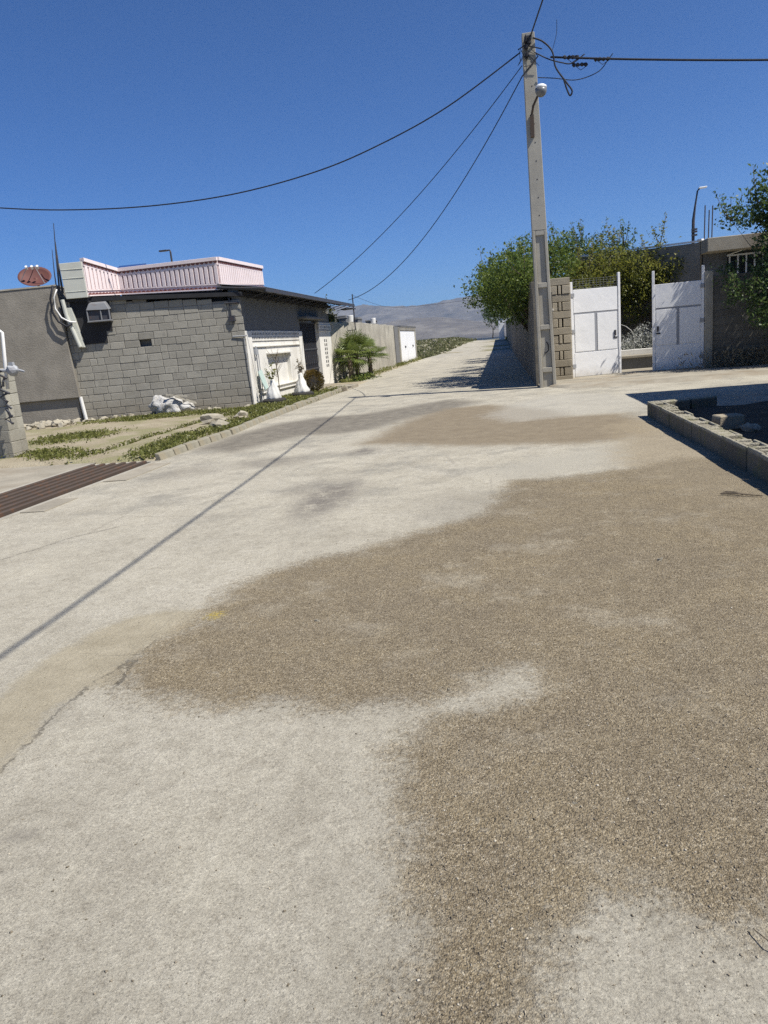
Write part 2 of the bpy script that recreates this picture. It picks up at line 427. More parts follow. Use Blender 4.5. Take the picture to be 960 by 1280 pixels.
    tan = t.mix(.7, t.ramp(med, [(.3, (.28,.24,.16)), (.7, (.40,.352,.25))]), sp, 'MULTIPLY')
    col = t.mix(t.ma('MULTIPLY', warp('tan', .06, .3, .2), .8), col, tan)
    dirt = t.mix(.7, t.ramp(t.ma('ADD', t.ma('MULTIPLY', med, .5), t.ma('MULTIPLY', fin, .5)), [(.3, (.15,.115,.075)), (.6, (.235,.19,.125)), (.8, (.36,.31,.23))]), sp, 'MULTIPLY')
    col = t.mix(t.ma('MULTIPLY', warp('streak', .35, .8, .5), .9), col, t.mix(.7, t.ramp(med, [(.3, (.11,.098,.08)), (.7, (.235,.21,.165))]), sp, 'MULTIPLY'))
    col = t.mix(t.ma('MULTIPLY', warp('dirt', .3, .8, .35), .9), col, dirt)
    col = t.mix(t.ma('MULTIPLY', warp('pale', .3, .7, .4), .55), col, t.mix(.8, (.385,.365,.31), sp, 'MULTIPLY'))
    col = t.mix(mg, col, grav)
    col = t.mix(t.ma('MULTIPLY', warp('lens', .3, .4, .3), .75), col, t.mix(.8, (.38,.355,.29), sp, 'MULTIPLY'))
    col = t.mix(t.ma('MULTIPLY', warp('tanr', .3, .6, .4), .8), col, t.mix(.55, t.mix(.8, (.31,.26,.18), sp, 'MULTIPLY'), grav))
    st = t.ma('MULTIPLY', t.attr('stain'), t.sstep(t.ma('ADD', med, t.ma('MULTIPLY', fin, .5)), .5, .85))
    col = t.mix(st, col, (.13,.115,.10))
    ye = t.ma('MULTIPLY', t.attr('yellow'), t.sstep(fin, .4, .6))
    col = t.mix(ye, col, (.55,.42,.06))
    ck = t.ma('ADD', t.attr('crack'), t.ma('ADD', t.ma('MULTIPLY', t.ma('SUBTRACT', fin, .5), .09), t.ma('MULTIPLY', t.ma('SUBTRACT', med, .5), .10)))
    ck = t.ma('ABSOLUTE', ck)
    ckm = t.ma('MULTIPLY', t.ma('SUBTRACT', 1., t.sstep(ck, .003, .016)), t.sstep(t.noise(7, 5, .7), .36, .52))
    halo = t.ma('MULTIPLY', t.ma('SUBTRACT', 1., t.sstep(ck, .0, .10)), t.sstep(gr1, .47, .56))
    col = t.mix(t.ma('MULTIPLY', halo, .22), col, (.17,.155,.125))
    col = t.mix(t.ma('MULTIPLY', ckm, .6), col, (.06,.052,.042))
    t.color(col)
    hp = t.ma('ADD', t.ma('MULTIPLY', gr1, 1.6), t.ma('ADD', t.ma('MULTIPLY', gr2, 1.1), t.ma('MULTIPLY', vfin, .35)))
    hg = t.ma('MULTIPLY', t.ma('ADD', t.ma('MULTIPLY', c1.outputs['Distance'], -1.1), t.ma('MULTIPLY', c3.outputs['Distance'], -1.2)), mg)
    t.bump(t.ma('ADD', hp, hg), .0055, 1.)
    return t.m
ROAD = m_road()
yr = np.concatenate([np.arange(-3, .6, .2), np.arange(.6, 5, .03), np.arange(5, 12, .05), np.arange(12, 22, .08), np.arange(22, 40, .2), np.arange(40, 122, .5)])
def XL(y):
    return np.interp(y, [-5, 10.9, 26, 32, 62, 75, 125], [-5.42, -5.42, -5.42, -6.0, -6.2, -5.2, -3.2]) + .0*y
def XR(y):
    return np.interp(y, [-5, 20.15, 20.3, 62, 75, 125], [8.5, 8.5, .95, .95, .95, .6])
ur = np.linspace(0, 1, 270)
YY = np.repeat(yr[:, None], len(ur), 1)
XX = XL(YY)*(1-ur) + XR(YY)*ur
edge = smooth((YY-60)/8)*.25*wob(XX*0+1, YY, .9, 3.)
XX = XX + edge*(np.where(ur[None, :] < .5, 1, -1))
ZZ = rise(XX, YY) + .006*wob(XX, YY, 1.5, 5.) + .004*wob(XX, YY, 4.1, 2.) + .004
ro = raw_mesh('road', np.stack([XX.ravel(), YY.ravel(), ZZ.ravel()], 1), grid_faces(len(yr), len(ur)), ROAD, smooth=True)
px, py = XX.ravel(), YY.ravel()
for nm, pl in POLY.items():
    d = np.clip(sdf_poly(px, py, pl), -.8, .8)
    if nm in ('dirt', 'streak', 'pale', 'lens'): d = np.clip(sdf_poly(px, py/1., pl), -1.5, 1.5)
    ro.data.attributes.new(nm, 'FLOAT', 'POINT').data.foreach_set('value', d.astype(np.float32))
CRACKS = [[(-1.97,3.43),(-2.06,3.14),(-2.06,2.99),(-2.05,2.71),(-2.03,2.52),(-2.02,2.34),(-1.98,2.11)],
[(-4.27,5.48),(-4.01,6.15),(-3.7,6.5)],[(-1.92,3.1),(-1.98,3.5)]]
cd = np.full(px.shape, .6)
for pl in CRACKS:
    for a, b in zip(pl[:-1], pl[1:]):
        ex, ey = b[0]-a[0], b[1]-a[1]; L2 = ex*ex+ey*ey
        tt = np.clip(((px-a[0])*ex+(py-a[1])*ey)/L2, 0, 1)
        d = np.hypot(px-a[0]-tt*ex, py-a[1]-tt*ey)
        sg = np.sign((px-a[0])*ey-(py-a[1])*ex)
        k = d < np.abs(cd); cd = np.where(k, sg*d, cd)
ro.data.attributes.new('crack', 'FLOAT', 'POINT').data.foreach_set('value', cd.astype(np.float32))
for nm, bl in BLOB.items():
    d = np.zeros_like(px)
    for (bx, by, rx, ry, a) in bl:
        d = np.maximum(d, a*smooth(1.3-np.hypot((px-bx)/rx, (py-by)/ry)))
    ro.data.attributes.new(nm, 'FLOAT', 'POINT').data.foreach_set('value', d.astype(np.float32))
tag(ro, 'worn pale village road with a broad patch of brown gravel', kind='structure')

# loose chippings lying on the gravel patch (uncountable)
def chips(name, n, region, mat, smin, smax, seed, poly=None, label=None, z0=.006):
    rg = np.random.default_rng(seed)
    x = rg.uniform(region[0], region[1], n*4); t = rg.uniform(0, 1, n*4)
    y = 1/(1/region[2] + t*(1/region[3]-1/region[2]))
    if poly is not None:
        d = sdf_poly(x, y, poly); k = d > rg.normal(0, .09, len(d)); x, y = x[k], y[k]
    x, y = x[:n], y[:n]; n = len(x)
    s = smin*(smax/smin)**(rg.random(n)**2.2)
    base = np.array([(1,0,0),(0,1,0),(-1,0,0),(0,-1,0),(0,0,1),(0,0,-1)], dtype=float)
    F = np.array([(0,1,4),(1,2,4),(2,3,4),(3,0,4),(1,0,5),(2,1,5),(3,2,5),(0,3,5)])
    V = base[None]*rg.uniform(.6, 1.3, (n, 6, 1)) + rg.normal(0, .18, (n, 6, 3))
    V *= np.stack([s, s*rg.uniform(.6, 1, n), s*rg.uniform(.4, .75, n)], 1)[:, None, :]
    a = rg.uniform(0, 6.28, n); c, sn = np.cos(a)[:, None], np.sin(a)[:, None]
    vx = V[:, :, 0]*c - V[:, :, 1]*sn; vy = V[:, :, 0]*sn + V[:, :, 1]*c
    zz_ = rise(x, y) + .006*wob(x, y, 1.5, 5.) + .004*wob(x, y, 4.1, 2.) + .004
    W = np.stack([vx + x[:, None], vy + y[:, None], V[:, :, 2] + (zz_ + s*.25)[:, None]], 2)
    fs = (F[None] + (np.arange(n)*6)[:, None, None]).reshape(-1, 3)
    o = raw_mesh(name, W.reshape(-1, 3), fs, mat, rnd=np.repeat(rg.random(n), 8))
    tag(o, label, kind='stuff')
    return o
def m_chip():
    t = NT('chipping_stone', .9, .25)
    t.color(t.mix(.4, t.ramp(t.attr('rnd'), [(0, (.12,.10,.07)), (.35, (.21,.175,.125)), (.7, (.29,.245,.18)), (.93, (.42,.37,.28)), (1, (.58,.53,.43))]), t.ramp(t.noise(60), [(.3, .6), (.7, 1.2)]), 'MULTIPLY'))
    return t.m
CHIP = m_chip()
chips('gravel', 14000, (-2.2, 3.6, 1.1, 9.5), CHIP, .0016, .006, 3, POLY['gravel'], 'brown loose chippings scattered over the gravel patch')
chips('gravel', 2600, (-4.5, 2.2, 1.1, 14), CHIP, .0016, .006, 5, None, 'sparse loose chippings scattered over the pale road')

# ------------------------------------------------------------------ mountains and haze
def m_mount():
    t = NT('bare_mountain_rock', .95, .1)
    a = t.noise(.0035, 8, .65); b = t.noise(.012, 6, .7, t.map((1, 1, 3)))
    t.color(t.ramp(t.ma('ADD', t.ma('MULTIPLY', a, .55), t.ma('MULTIPLY', b, .45)), [(.38, (.06,.056,.05)), (.5, (.12,.105,.088)), (.62, (.20,.18,.15))]))
    return t.m
MOUNT = m_mount()
def range_mesh(name, x0, x1, y0, y1, nx, ny, hf, label):
    xs_ = np.linspace(x0, x1, nx); ys_ = np.linspace(y0, y1, ny)
    X_, Y_ = np.meshgrid(xs_, ys_); Z_ = np.zeros_like(X_)
    for i in range(ny):
        for j in range(nx):
            Z_[i, j] = hf(xs_[j], ys_[i], (ys_[i]-y0)/(y1-y0))
    o = raw_mesh(name, np.stack([X_.ravel(), Y_.ravel(), Z_.ravel()], 1), grid_faces(ny, nx), MOUNT, smooth=True)
    return tag(o, label, kind='structure')
def hf1(x, y, t):
    r = noise.ridged_multi_fractal(Vector((x*.0011, y*.0011, 3.7)), 1., 2.1, 6, 1., 2.)
    crest = 318 + 14*math.sin(x*.0016+1.6) + 16*math.sin(x*.0043+1.)
    prof = math.sin(min(1, t/.62)*math.pi/2)**1.15 if t < .62 else 1-(t-.62)*.6
    return -12 + crest*prof*(.80+.26*(r-1.)) + 12*noise.noise(Vector((x*.008, y*.008, 0)))
def hf2(x, y, t):
    r = noise.ridged_multi_fractal(Vector((x*.002, y*.002, 9.1)), 1., 2.1, 6, 1., 2.)
    crest = 16 + 88*math.exp(-((x+330)/330)**2) + 46*math.exp(-((x+1050)/300)**2) + 50*math.exp(-((x-900)/500)**2)
    prof = math.sin(t*math.pi)**1.2
    return -10 + crest*prof*(.85+.18*(r-1.))
range_mesh('mountain_range', -4200, 3800, 4300, 6600, 220, 70, hf1, 'hazy bare mountain range along the skyline beyond the field')
range_mesh('foothill', -3000, 2600, 2500, 3600, 150, 40, hf2, 'pale rounded foothills below the hazy mountain range')
hz = MB(); hz.box(-4900, 4900, -280, 7200, -45, 420)
hm = bpy.data.materials.new('haze_air'); hm.use_nodes = True; ht = hm.node_tree; ht.nodes.clear()
pv = ht.nodes.new('ShaderNodeVolumePrincipled'); pv.inputs['Color'].default_value = (.58, .76, 1, 1); pv.inputs['Density'].default_value = .00010; pv.inputs['Anisotropy'].default_value = .2
oo = ht.nodes.new('ShaderNodeOutputMaterial'); ht.links.new(pv.outputs[0], oo.inputs['Volume'])
tag(hz.build('haze', hm, recenter=False), 'thin pale blue haze over the plain and mountains', kind='stuff')

def sack_mat():
    t = NT('dirty_woven_sack', .95, .1)
    a = t.noise(7, 6, .7); b = t.noise(28, 5, .7)
    t.color(t.ramp(t.ma('ADD', t.ma('MULTIPLY', a, .6), t.ma('MULTIPLY', b, .4)), [(.36, (.30,.28,.24)), (.46, (.48,.465,.43)), (.6, (.62,.61,.58))]))
    t.bump(t.ma('ADD', a, b), .03)
    return t.m
def gate_paint():
    t = NT('white_gate_paint', .5, .4)
    x, y, z = t.xyz()
    run = t.sstep(t.noise(3., 6, .7, t.map((7, 7, .5))), .58, .75)
    foot = t.ma('MULTIPLY', t.sstep(t.ma('ADD', z, t.ma('MULTIPLY', t.noise(6, 5, .7), .5)), .65, .2), .55)
    col = t.mix(t.ma('MULTIPLY', run, .16), (.80,.80,.79), (.42,.34,.25))
    col = t.mix(foot, col, (.40,.35,.27))
    chip_ = t.sstep(t.noise(26, 4, .7), .70, .74)
    t.color(t.mix(t.ma('MULTIPLY', chip_, .6), col, (.2,.11,.06)))
    t.bump(t.ma('ADD', t.noise(1.6, 3), t.ma('MULTIPLY', t.noise(40, 2), .05)), .02)
    return t.m
# ------------------------------------------------------------------ shared materials
M = {
 'block': block_mat('grey_block', (.275,.26,.22), .22, (.36,.345,.295), .7), 'mortar': concrete('mortar', (.20,.19,.17), .3),
 'block_tan': block_mat('tan_block', (.40,.35,.26), .25, (.46,.41,.32), .4),
 'plaster': concrete('grey_plaster', (.235,.215,.18), .3, 1.6, 30, .95, .012, (.17,.155,.13)),
 'plaster_pale': concrete('pale_rough_plaster', (.37,.345,.28), .38, 1.3, 14, .95, .03, (.22,.20,.165)),
 'white_wall': concrete('white_painted_plaster', (.70,.68,.62), .12, 2.5, 30, .85, .004, (.5,.46,.39)),
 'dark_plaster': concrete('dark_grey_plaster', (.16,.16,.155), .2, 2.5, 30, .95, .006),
 'pink': paint('pink_paint', (.80,.685,.66), .6, .14), 'pink_slot': plain('pink_slot_shadow_paint', (.40,.26,.25), .7), 'tile': plain('brown_red_tile', (.19,.075,.065), .7),
 'beige': paint('beige_sheet_metal', (.50,.505,.44), .55, .2),
 'white': gate_paint(), 'block_d': block_mat('dark_block', (.14,.13,.11), .3, (.2,.185,.155), .4), 'eave': concrete('dark_eave_shade', (.028,.028,.03), .3),  # eave colour is near black: shade under the roof edge put in
 'groove': plain('grey_groove_paint', (.30,.31,.33), .6),
 'whitepipe': paint('white_pipe_paint', (.74,.73,.69), .5, .15),
 'iron': metal('dark_iron', (.045,.047,.055), .5, .3), 'sheet': metal('dark_roof_sheet', (.10,.11,.125), .45, .25),
 'rust': metal('rusty_iron', (.075,.055,.042), .85, .5), 'cable': plain('black_cable', (.018,.019,.025), .6),
 'pole': concrete('pole_concrete', (.385,.36,.30), .16, 3, 60, .92, .004, (.30,.275,.225)),
 'concrete': concrete('grey_concrete', (.36,.335,.275), .25, 2.5, 40, .92, .005, (.27,.24,.19)),
 'slab': concrete('pale_slab_concrete', (.31,.28,.22), .3, 1.6, 35, .92, .008, (.235,.185,.125)),
 'kerb': concrete('kerb_concrete', (.25,.232,.178), .3, 4, 45, .92, .006, (.24,.20,.13)),
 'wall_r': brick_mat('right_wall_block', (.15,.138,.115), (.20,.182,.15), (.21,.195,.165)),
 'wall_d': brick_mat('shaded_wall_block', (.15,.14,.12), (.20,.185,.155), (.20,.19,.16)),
 'soil': concrete('dark_soil', (.085,.07,.05), .4, 3, 25, .97, .02),
 'bark': concrete('bark', (.13,.105,.075), .35, 6, 60, .95, .01),
 'glass': plain('dark_window_glass', (.02,.022,.028), .12, .5),
 'rubble': block_mat('pale_rubble', (.42,.385,.30), .3, (.5,.47,.39), .4),
 'pillarblock': block_mat('pillar_block', (.33,.315,.26), .25, (.40,.385,.33), .6), 'sack': sack_mat(), 'wrap': paint('white_cloth_wrap', (.66,.65,.61), .85, .4),
 'rubber': plain('tyre_rubber', (.035,.033,.03), .85), 'dish': metal('red_brown_dish', (.115,.042,.036), .7, .4),
 'board': paint('pale_green_board', (.42,.52,.47), .6, .15), 'lampglass': plain('white_lamp_glass', (.78,.78,.76), .3, .5),
 'coolermetal': metal('weathered_cooler_metal', (.19,.195,.20), .6, .3), 'greymetal': metal('grey_metal', (.33,.34,.35), .5, .15), 'bowl': plain('smoky_lamp_bowl', (.16,.165,.17), .3, .5), 'blue': plain('blue_panel', (.03,.07,.2), .3, .5),
}
LEAF = {
 'citrus': leaf_mat('citrus_leaf', (.036,.072,.015), (.10,.155,.028), (.23,.275,.06), .45),
 'citrus_y': leaf_mat('yellow_green_leaf', (.07,.09,.015), (.165,.185,.03), (.29,.28,.06), .48),
 'citrus_b': leaf_mat('blue_green_leaf', (.026,.058,.018), (.065,.112,.034), (.16,.22,.065), .38),
 'palm': leaf_mat('palm_frond', (.085,.12,.028), (.165,.215,.05), (.28,.32,.10), .3),
 'grass': leaf_mat('verge_weed', (.085,.10,.022), (.165,.18,.042), (.26,.255,.09), .38),
 'field': leaf_mat('field_weed', (.06,.075,.025), (.115,.13,.045), (.24,.22,.12), .3),
 'bush': leaf_mat('golden_bush', (.045,.045,.012), (.10,.078,.02), (.20,.13,.035), .3),
 'dry': leaf_mat('dry_twig', (.12,.095,.06), (.22,.18,.11), (.34,.29,.19), .1),
 'white': leaf_mat('white_blossom', (.10,.12,.08), (.40,.41,.37), (.66,.66,.62), .2),
}

def leaves(name, C, size, mat, parent=None, rnd=None, seed=0, aspect=.5, up=.0, loc=None):
    rg = np.random.default_rng(seed)
    C = np.asarray(C, dtype=float); n = len(C)
    d = rg.normal(0, 1, (n, 3)); d[:, 2] += up; d /= np.linalg.norm(d, axis=1)[:, None]
    e = rg.normal(0, 1, (n, 3)); s = np.cross(d, e); s /= np.linalg.norm(s, axis=1)[:, None]+1e-9
    nn = np.cross(d, s)
    L = size*rg.uniform(.5, 1.55, n)[:, None]; Wd = L*aspect*.5
    p0 = C - d*L*.5; p2 = C + d*L*.5 - nn*L*.12
    p1 = C + s*Wd + nn*L*.10; p3 = C - s*Wd + nn*L*.10
    V = np.stack([p0, p1, p2, p3], 1).reshape(-1, 3)
    F = np.arange(n*4).reshape(n, 4)
    if rnd is None: rnd = rg.random(n)
    return raw_mesh(name, V, F, mat, parent, rnd=rnd, loc=loc)

def crown_points(blobs, n, seed, clump=24, spread=.15, shell=.45, shoots=10, shoot_len=.5, ztop=None):
    rg = np.random.default_rng(seed)
    vol = np.array([b[3]*b[4]*b[5] for b in blobs])**.8; vol /= vol.sum()
    nc = max(1, n//clump); C, K, tips = [], [], []
    for b, f in zip(blobs, vol):
        m_ = int(nc*f)+1
        d = rg.normal(0, 1, (m_, 3)); d /= np.linalg.norm(d, axis=1)[:, None]
        rad = rg.random(m_)**shell
        lump = 1 + .22*np.sin(d[:, 0]*5+b[0]*3)+.18*np.sin(d[:, 2]*6+d[:, 1]*4+b[1])
        cc = np.array(b[:3]) + d*rad[:, None]*lump[:, None]*np.array(b[3:6])
        tone = rg.random(m_)
        for q, tn in zip(cc, tone):
            k = int(clump*rg.uniform(.5, 1.5))
            C.append(q + rg.normal(0, 1, (k, 3))*spread*rg.uniform(.6, 1.3)*np.array([1, 1, .75]))
            K.append(np.clip(tn*.55 + rg.random(k)*.45, 0, 1))
            tips.append(q)
    twig = []
    for i in range(shoots):
        b = blobs[rg.integers(len(blobs))]
        a = rg.uniform(0, 6.28); e_ = rg.uniform(.3, 1.4)
        d = np.array([math.cos(a)*math.cos(e_), math.sin(a)*math.cos(e_), math.sin(e_)])
        p = np.array(b[:3]) + d*np.array(b[3:6])*.85
        q = p + (d*.6 + np.array([0, 0, .55]))*shoot_len*rg.uniform(.5, 1.3)
        twig.append((np.array(b[:3]), p, q))
        k = 26
        t_ = rg.random(k)[:, None]
        C.append(p + (q-p)*t_ + rg.normal(0, .055, (k, 3))); K.append(rg.random(k)*.6+.3)
    return np.concatenate(C), np.concatenate(K), twig, tips

def tree(label, base, blobs, n, size, mat, seed, group=None, trunk_r=.09, shoots=10, shoot_len=.5, spread=.15, name='tree', cat='tree', clump=24, aspect=.5):
    e = empty(name, base); tag(e, label, cat, group)
    C, K, twig, tips = crown_points(blobs, n, seed, clump, spread, shoots=shoots, shoot_len=shoot_len)
    C[:, 2] = np.maximum(C[:, 2], .1)
    leaves('crown', C, size, mat, e, K, seed, aspect)
    rg = random.Random(seed)
    t = MB(); b0 = Vector(base)
    cen = Vector((sum(b[0] for b in blobs)/len(blobs), sum(b[1] for b in blobs)/len(blobs), 0))
    zlow = min(b[2]-b[5]*.6 for b in blobs)
    fork = b0.lerp(Vector((cen.x, cen.y, b0.z)), .4); fork.z = max(b0.z+.4, min(zlow, b0.z+1.2))
    t.tube([b0, b0.lerp(fork, .5)+Vector((.03, .02, 0)), fork], [trunk_r*1.3, trunk_r, trunk_r*.85], 8)
    for b in blobs:
        c = Vector(b[:3]); mid = fork.lerp(c, .5)+Vector((rg.uniform(-.12, .12), rg.uniform(-.12, .12), .1))
        k_ = min(1, max(b[3:6])/.9)**1.5; t.tube([fork, mid, c], [trunk_r*.6*k_, trunk_r*.4*k_, trunk_r*.2*k_], 6)
        for q in rg.sample(tips, min(5, len(tips))):
            qv = Vector(q)
            if (qv-c).length < max(b[3:6])*1.4: t.tube([mid.lerp(c, .6), (mid.lerp(c, .6)+qv)/2+Vector((0, 0, .05)), qv], [trunk_r*.22, trunk_r*.14, .006], 4)
    for (c, p, q) in twig: t.tube([Vector(c), Vector(p), Vector(q)], [.018, .012, .004], 4)
    t.build('trunk', M['bark'], e, smooth=True)
    return e

def blocks(mb, o, g_, n_, L, H, bl=.4, bh=.2, gap=.012, dep=.1, skip=(), topf=None, jit=.006, seed=1):
    rg = random.Random(seed); o, g_, n_ = Vector(o), Vector(g_).normalized(), Vector(n_).normalized()
    row = 0; z = 0.
    while z < H-.03:
        hh = min(bh, H-z) - gap
        s = -(bl*.5 if row % 2 else 0) + rg.uniform(-.04, .04)
        colm = 0
        while s < L-.02:
            l_ = bl*rg.choice([1, 1, 1, .94, .97, 1.05, .5])
            s0, s1 = max(s, 0), min(s+l_-gap, L)
            lim = topf((s0+s1)/2) if topf else H
            if s1-s0 > .05 and (row, colm) not in skip and z+hh*.6 < lim:
                j = rg.uniform(-jit, jit); tz = rg.uniform(-.005, .005)
                if not any(isinstance(k, tuple) and len(k) == 4 and s0 < k[1] and s1 > k[0] and z+.1 < k[3] and z+.1 > k[2] for k in skip):
                    mb.obox(o + g_*s0 + n_*(j-dep+dep) + Vector((0, 0, z+tz)), g_*(s1-s0), -n_*dep, (0, 0, min(hh, lim-z)), rg.random())
                else:
                    for k in skip:
                        if len(k) == 4 and z+.1 < k[3] and z+.1 > k[2]:
                            if s0 < k[0]-.04: mb.obox(o+g_*s0+n_*j+Vector((0, 0, z)), g_*(k[0]-s0), -n_*dep, (0, 0, hh), rg.random())
                            if s1 > k[1]+.04: mb.obox(o+g_*k[1]+n_*j+Vector((0, 0, z)), g_*(s1-k[1]), -n_*dep, (0, 0, hh), rg.random())
            s += l_; colm += 1
        z += bh; row += 1
    return mb

# ------------------------------------------------------------------ left house of grey blocks
GA = Vector((-7.15, 20.93, 0)); GD = Vector((-.9696, -.245, 0)).normalized(); GN = Vector((GD.y, -GD.x, 0))   # GN points to the viewer side
if GN.y > 0: GN = -GN
def gp(s, z, d=0): return GA + GD*s + GN*d + Vector((0, 0, z))
house = tag(empty('block_house', (-9, 24, 0)), 'unfinished grey block house with pink ribbed parapet and dark awning over its whitewashed street front', 'house')
mb = MB()
blocks(mb, gp(0, 0), GD, GN, 4.86, 3.42, jit=.006, skip=((2.62, 2.95, 2.0, 2.2),), topf=lambda s: 3.04+.09*s, seed=5)
wall = mb.build('gable_wall', M['block'], house, bevel=.008)
mb = MB()
mb.obox(gp(0.02, -.3, -.012), GD*2.6, -GN*.2, (0, 0, 3.35)); mb.obox(gp(2.95, -.3, -.012), GD*1.9, -GN*.2, (0, 0, 3.55))
mb.obox(gp(2.6, -.3, -.012), GD*.37, -GN*.2, (0, 0, 2.3)); mb.obox(gp(2.6, 2.2, -.012), GD*.37, -GN*.2, (0, 0, 1.1))
mb.obox(gp(2.55, 1.95, -.213), GD*.45, -GN*.1, (0, 0, .3))
mb.build('mortar', M['mortar'], wall)
# street front (x = -7.2)
FX = -7.2
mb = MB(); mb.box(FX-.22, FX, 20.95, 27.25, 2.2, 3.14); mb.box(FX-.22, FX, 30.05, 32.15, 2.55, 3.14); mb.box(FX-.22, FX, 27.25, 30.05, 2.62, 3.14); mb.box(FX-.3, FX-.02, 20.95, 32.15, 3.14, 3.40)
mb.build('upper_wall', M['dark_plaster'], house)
mb = MB()
mb.box(FX-.22, FX, 20.97, 22.95, -.2, 1.9); mb.box(FX-.22, FX, 25.5, 27.25, -.2, 1.9); mb.box(FX-.22, FX, 22.95, 25.5, -.2, .5); mb.box(FX-.22, FX, 22.95, 25.5, 1.48, 1.9)
mb.box(FX-.22, FX-.12, 22.95, 25.5, .5, 1.48)
mb.box(FX-.2, FX+.05, 21.0, 21.5, -.2, 2.19); mb.box(FX-.2, FX+.05, 26.85, 27.3, -.2, 2.19)     # pilasters
mb2 = MB(); mb2.box(FX-.22, FX+.03, 30.05, 32.15, -.2, 2.55); mb2.build('door_pier', M['white_wall'], house, bevel=.006)
front = mb.build('front_wall', M['white_wall'], house, bevel=.006)
mb = MB()
mb2 = MB(); mb2.box(FX, FX+.06, 30.0, 32.17, 2.18, 2.46); mb2.build('vent_block_band', M['white_wall'], front, bevel=.004)
mb.box(FX-.1, FX+.03, 21.5, 26.85, 1.9, 2.2)
band = mb.build('vent_block_band', M['white_wall'], front, bevel=.004)
mb = MB()
for rowz in (1.95, 2.08):
    for i in range(34):
        yy = 21.6 + i*.155
        mb.hexa([(FX+.029, yy, rowz), (FX+.029, yy+.09, rowz), (FX+.029, yy+.045, rowz+.085)], [(FX+.034, yy, rowz), (FX+.034, yy+.09, rowz), (FX+.034, yy+.045, rowz+.085)])
for rowz in (2.22, 2.34):
    for i in range(13):
        yy = 30.1 + i*.155
        mb.hexa([(FX+.058, yy, rowz), (FX+.058, yy+.09, rowz), (FX+.058, yy+.045, rowz+.085)], [(FX+.064, yy, rowz), (FX+.064, yy+.09, rowz), (FX+.064, yy+.045, rowz+.085)])
for i in range(7):
    for j in range(2):
        mb.box(FX+.028, FX+.034, 30.8+j*.3, 30.95+j*.3, .75+i*.17, .86+i*.17)
mb.build('vent_hole', M['iron'], band)
mb = MB()
for z0 in (.34, .46):
    mb.box(FX, FX+.06, 21.5, 26.85, z0, z0+.035)
mb.box(FX, FX+.09, 22.85, 25.6, 1.48, 1.53)
mb.box(FX+.002, FX+.05, 21.5, 26.85, 1.72, 1.76)
mb.build('moulding', M['white_wall'], front, bevel=.004)
mb = MB(); mb.tube([(FX+.09, 21.62, 0), (FX+.09, 21.62, 1.65), (FX+.09, 21.62, 1.75)], .022, 8); mb.tube([(FX+.09, 21.80, 0), (FX+.09, 21.80, 1.5), (FX+.09, 21.64, 1.62)], .014, 6)
mb.box(FX, FX+.12, 21.52, 21.74, 1.5, 1.66)
mb.build('gas_pipe', M['greymetal'], house, bevel=.003)
mb = MB(); mb.box(FX-.20, FX-.13, 27.3, 30.05, .1, 2.62)
door = mb.build('door', M['glass'], house)
mb = MB()
for i in range(15): mb.box(FX-.13, FX-.10, 27.4+i*.18, 27.425+i*.18, .16, 2.5)
for z0 in (.14, .75, 1.5, 2.5): mb.box(FX-.125, FX-.095, 27.3, 30.05, z0, z0+.05)
for i in range(7):
    for k in range(8):
        a0, a1 = k*math.pi/4, (k+1)*math.pi/4
        mb.tube([(FX-.09, 27.75+i*.36+.1*math.cos(a0), 1.13+.16*math.sin(a0)), (FX-.09, 27.75+i*.36+.1*math.cos(a1), 1.13+.16*math.sin(a1))], .01, 4)
mb.build('door_grille', M['iron'], door)
mb = MB(); mb.box(FX-.1, FX+.35, 27.1, 30.2, 2.62, 2.70)
mb.build('lintel', M['dark_plaster'], house, bevel=.006)
mb = MB(); mb.box(FX-.1, FX+.45, 27.2, 30.1, -.05, .1); mb.box(FX+.45, FX+.8, 27.4, 29.9, -.05, .05)
mb.build('doorstep', M['slab'], house, bevel=.01)
mb = MB(); mb.box(FX-4.4, FX-.001, 31.95, 32.149, -.2, 3.14); mb.obox((-11.6, 20.2, -.2), (.2, 0, 0), (0, 11.9, 0), (0, 0, 3.4))
mb.build('back_wall', M['plaster'], house)
# roof slab
mb = MB()
c4 = [gp(-.05, 0, .12), gp(4.72, 0, .12), Vector((-11.7, 32.3, 0)), Vector((-7.1, 32.3, 0))]
zl = [3.14, 3.36, 3.4, 3.16]
mb.hexa([p+Vector((0, 0, q)) for p, q in zip(c4, zl)][::-1], [p+Vector((0, 0, q+.11)) for p, q in zip(c4, zl)][::-1])
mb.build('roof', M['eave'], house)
# awning
mb = MB()
yb = np.arange(20.9, 34.2, .09); vs, fs = [], []
for i, yy in enumerate(yb):
    rip = .014*(i % 2)
    vs += [(-6.38, yy+.35*0, 3.31+rip), (-7.75, yy-.1, 3.52+rip), (-6.38, yy, 3.30+rip), (-7.75, yy-.1, 3.51+rip)]
for i in range(len(yb)-1):
    a_ = i*4; b_ = a_+4
    fs += [(a_, a_+1, b_+1, b_), (a_+2, b_+2, b_+3, a_+3), (a_, b_, b_+2, a_+2)]
mb.add(vs, fs)
awn = mb.build('awning', M['sheet'], house)
mb = MB()
mb.box(-6.42, -6.37, 20.9, 34.1, 3.20, 3.295); mb.tube([(-6.38, 20.9, 3.27), (-7.75, 20.8, 3.42)], .04, 4)
for i in range(14):
    yy = 21.4+i*.95; mb.tube([(-6.4, yy, 3.25), (-7.15, yy, 3.36)], .022, 4)
    mb.tube([(-6.4, yy, 3.25), (-7.15, yy, 3.08)], .014, 4)
mb.tube([(-6.9, 20.9, 3.33), (-6.9, 34.1, 3.33)], .025, 4)
mb.box(-6.9, -6.35, 33.5, 34.2, 3.10, 3.15)
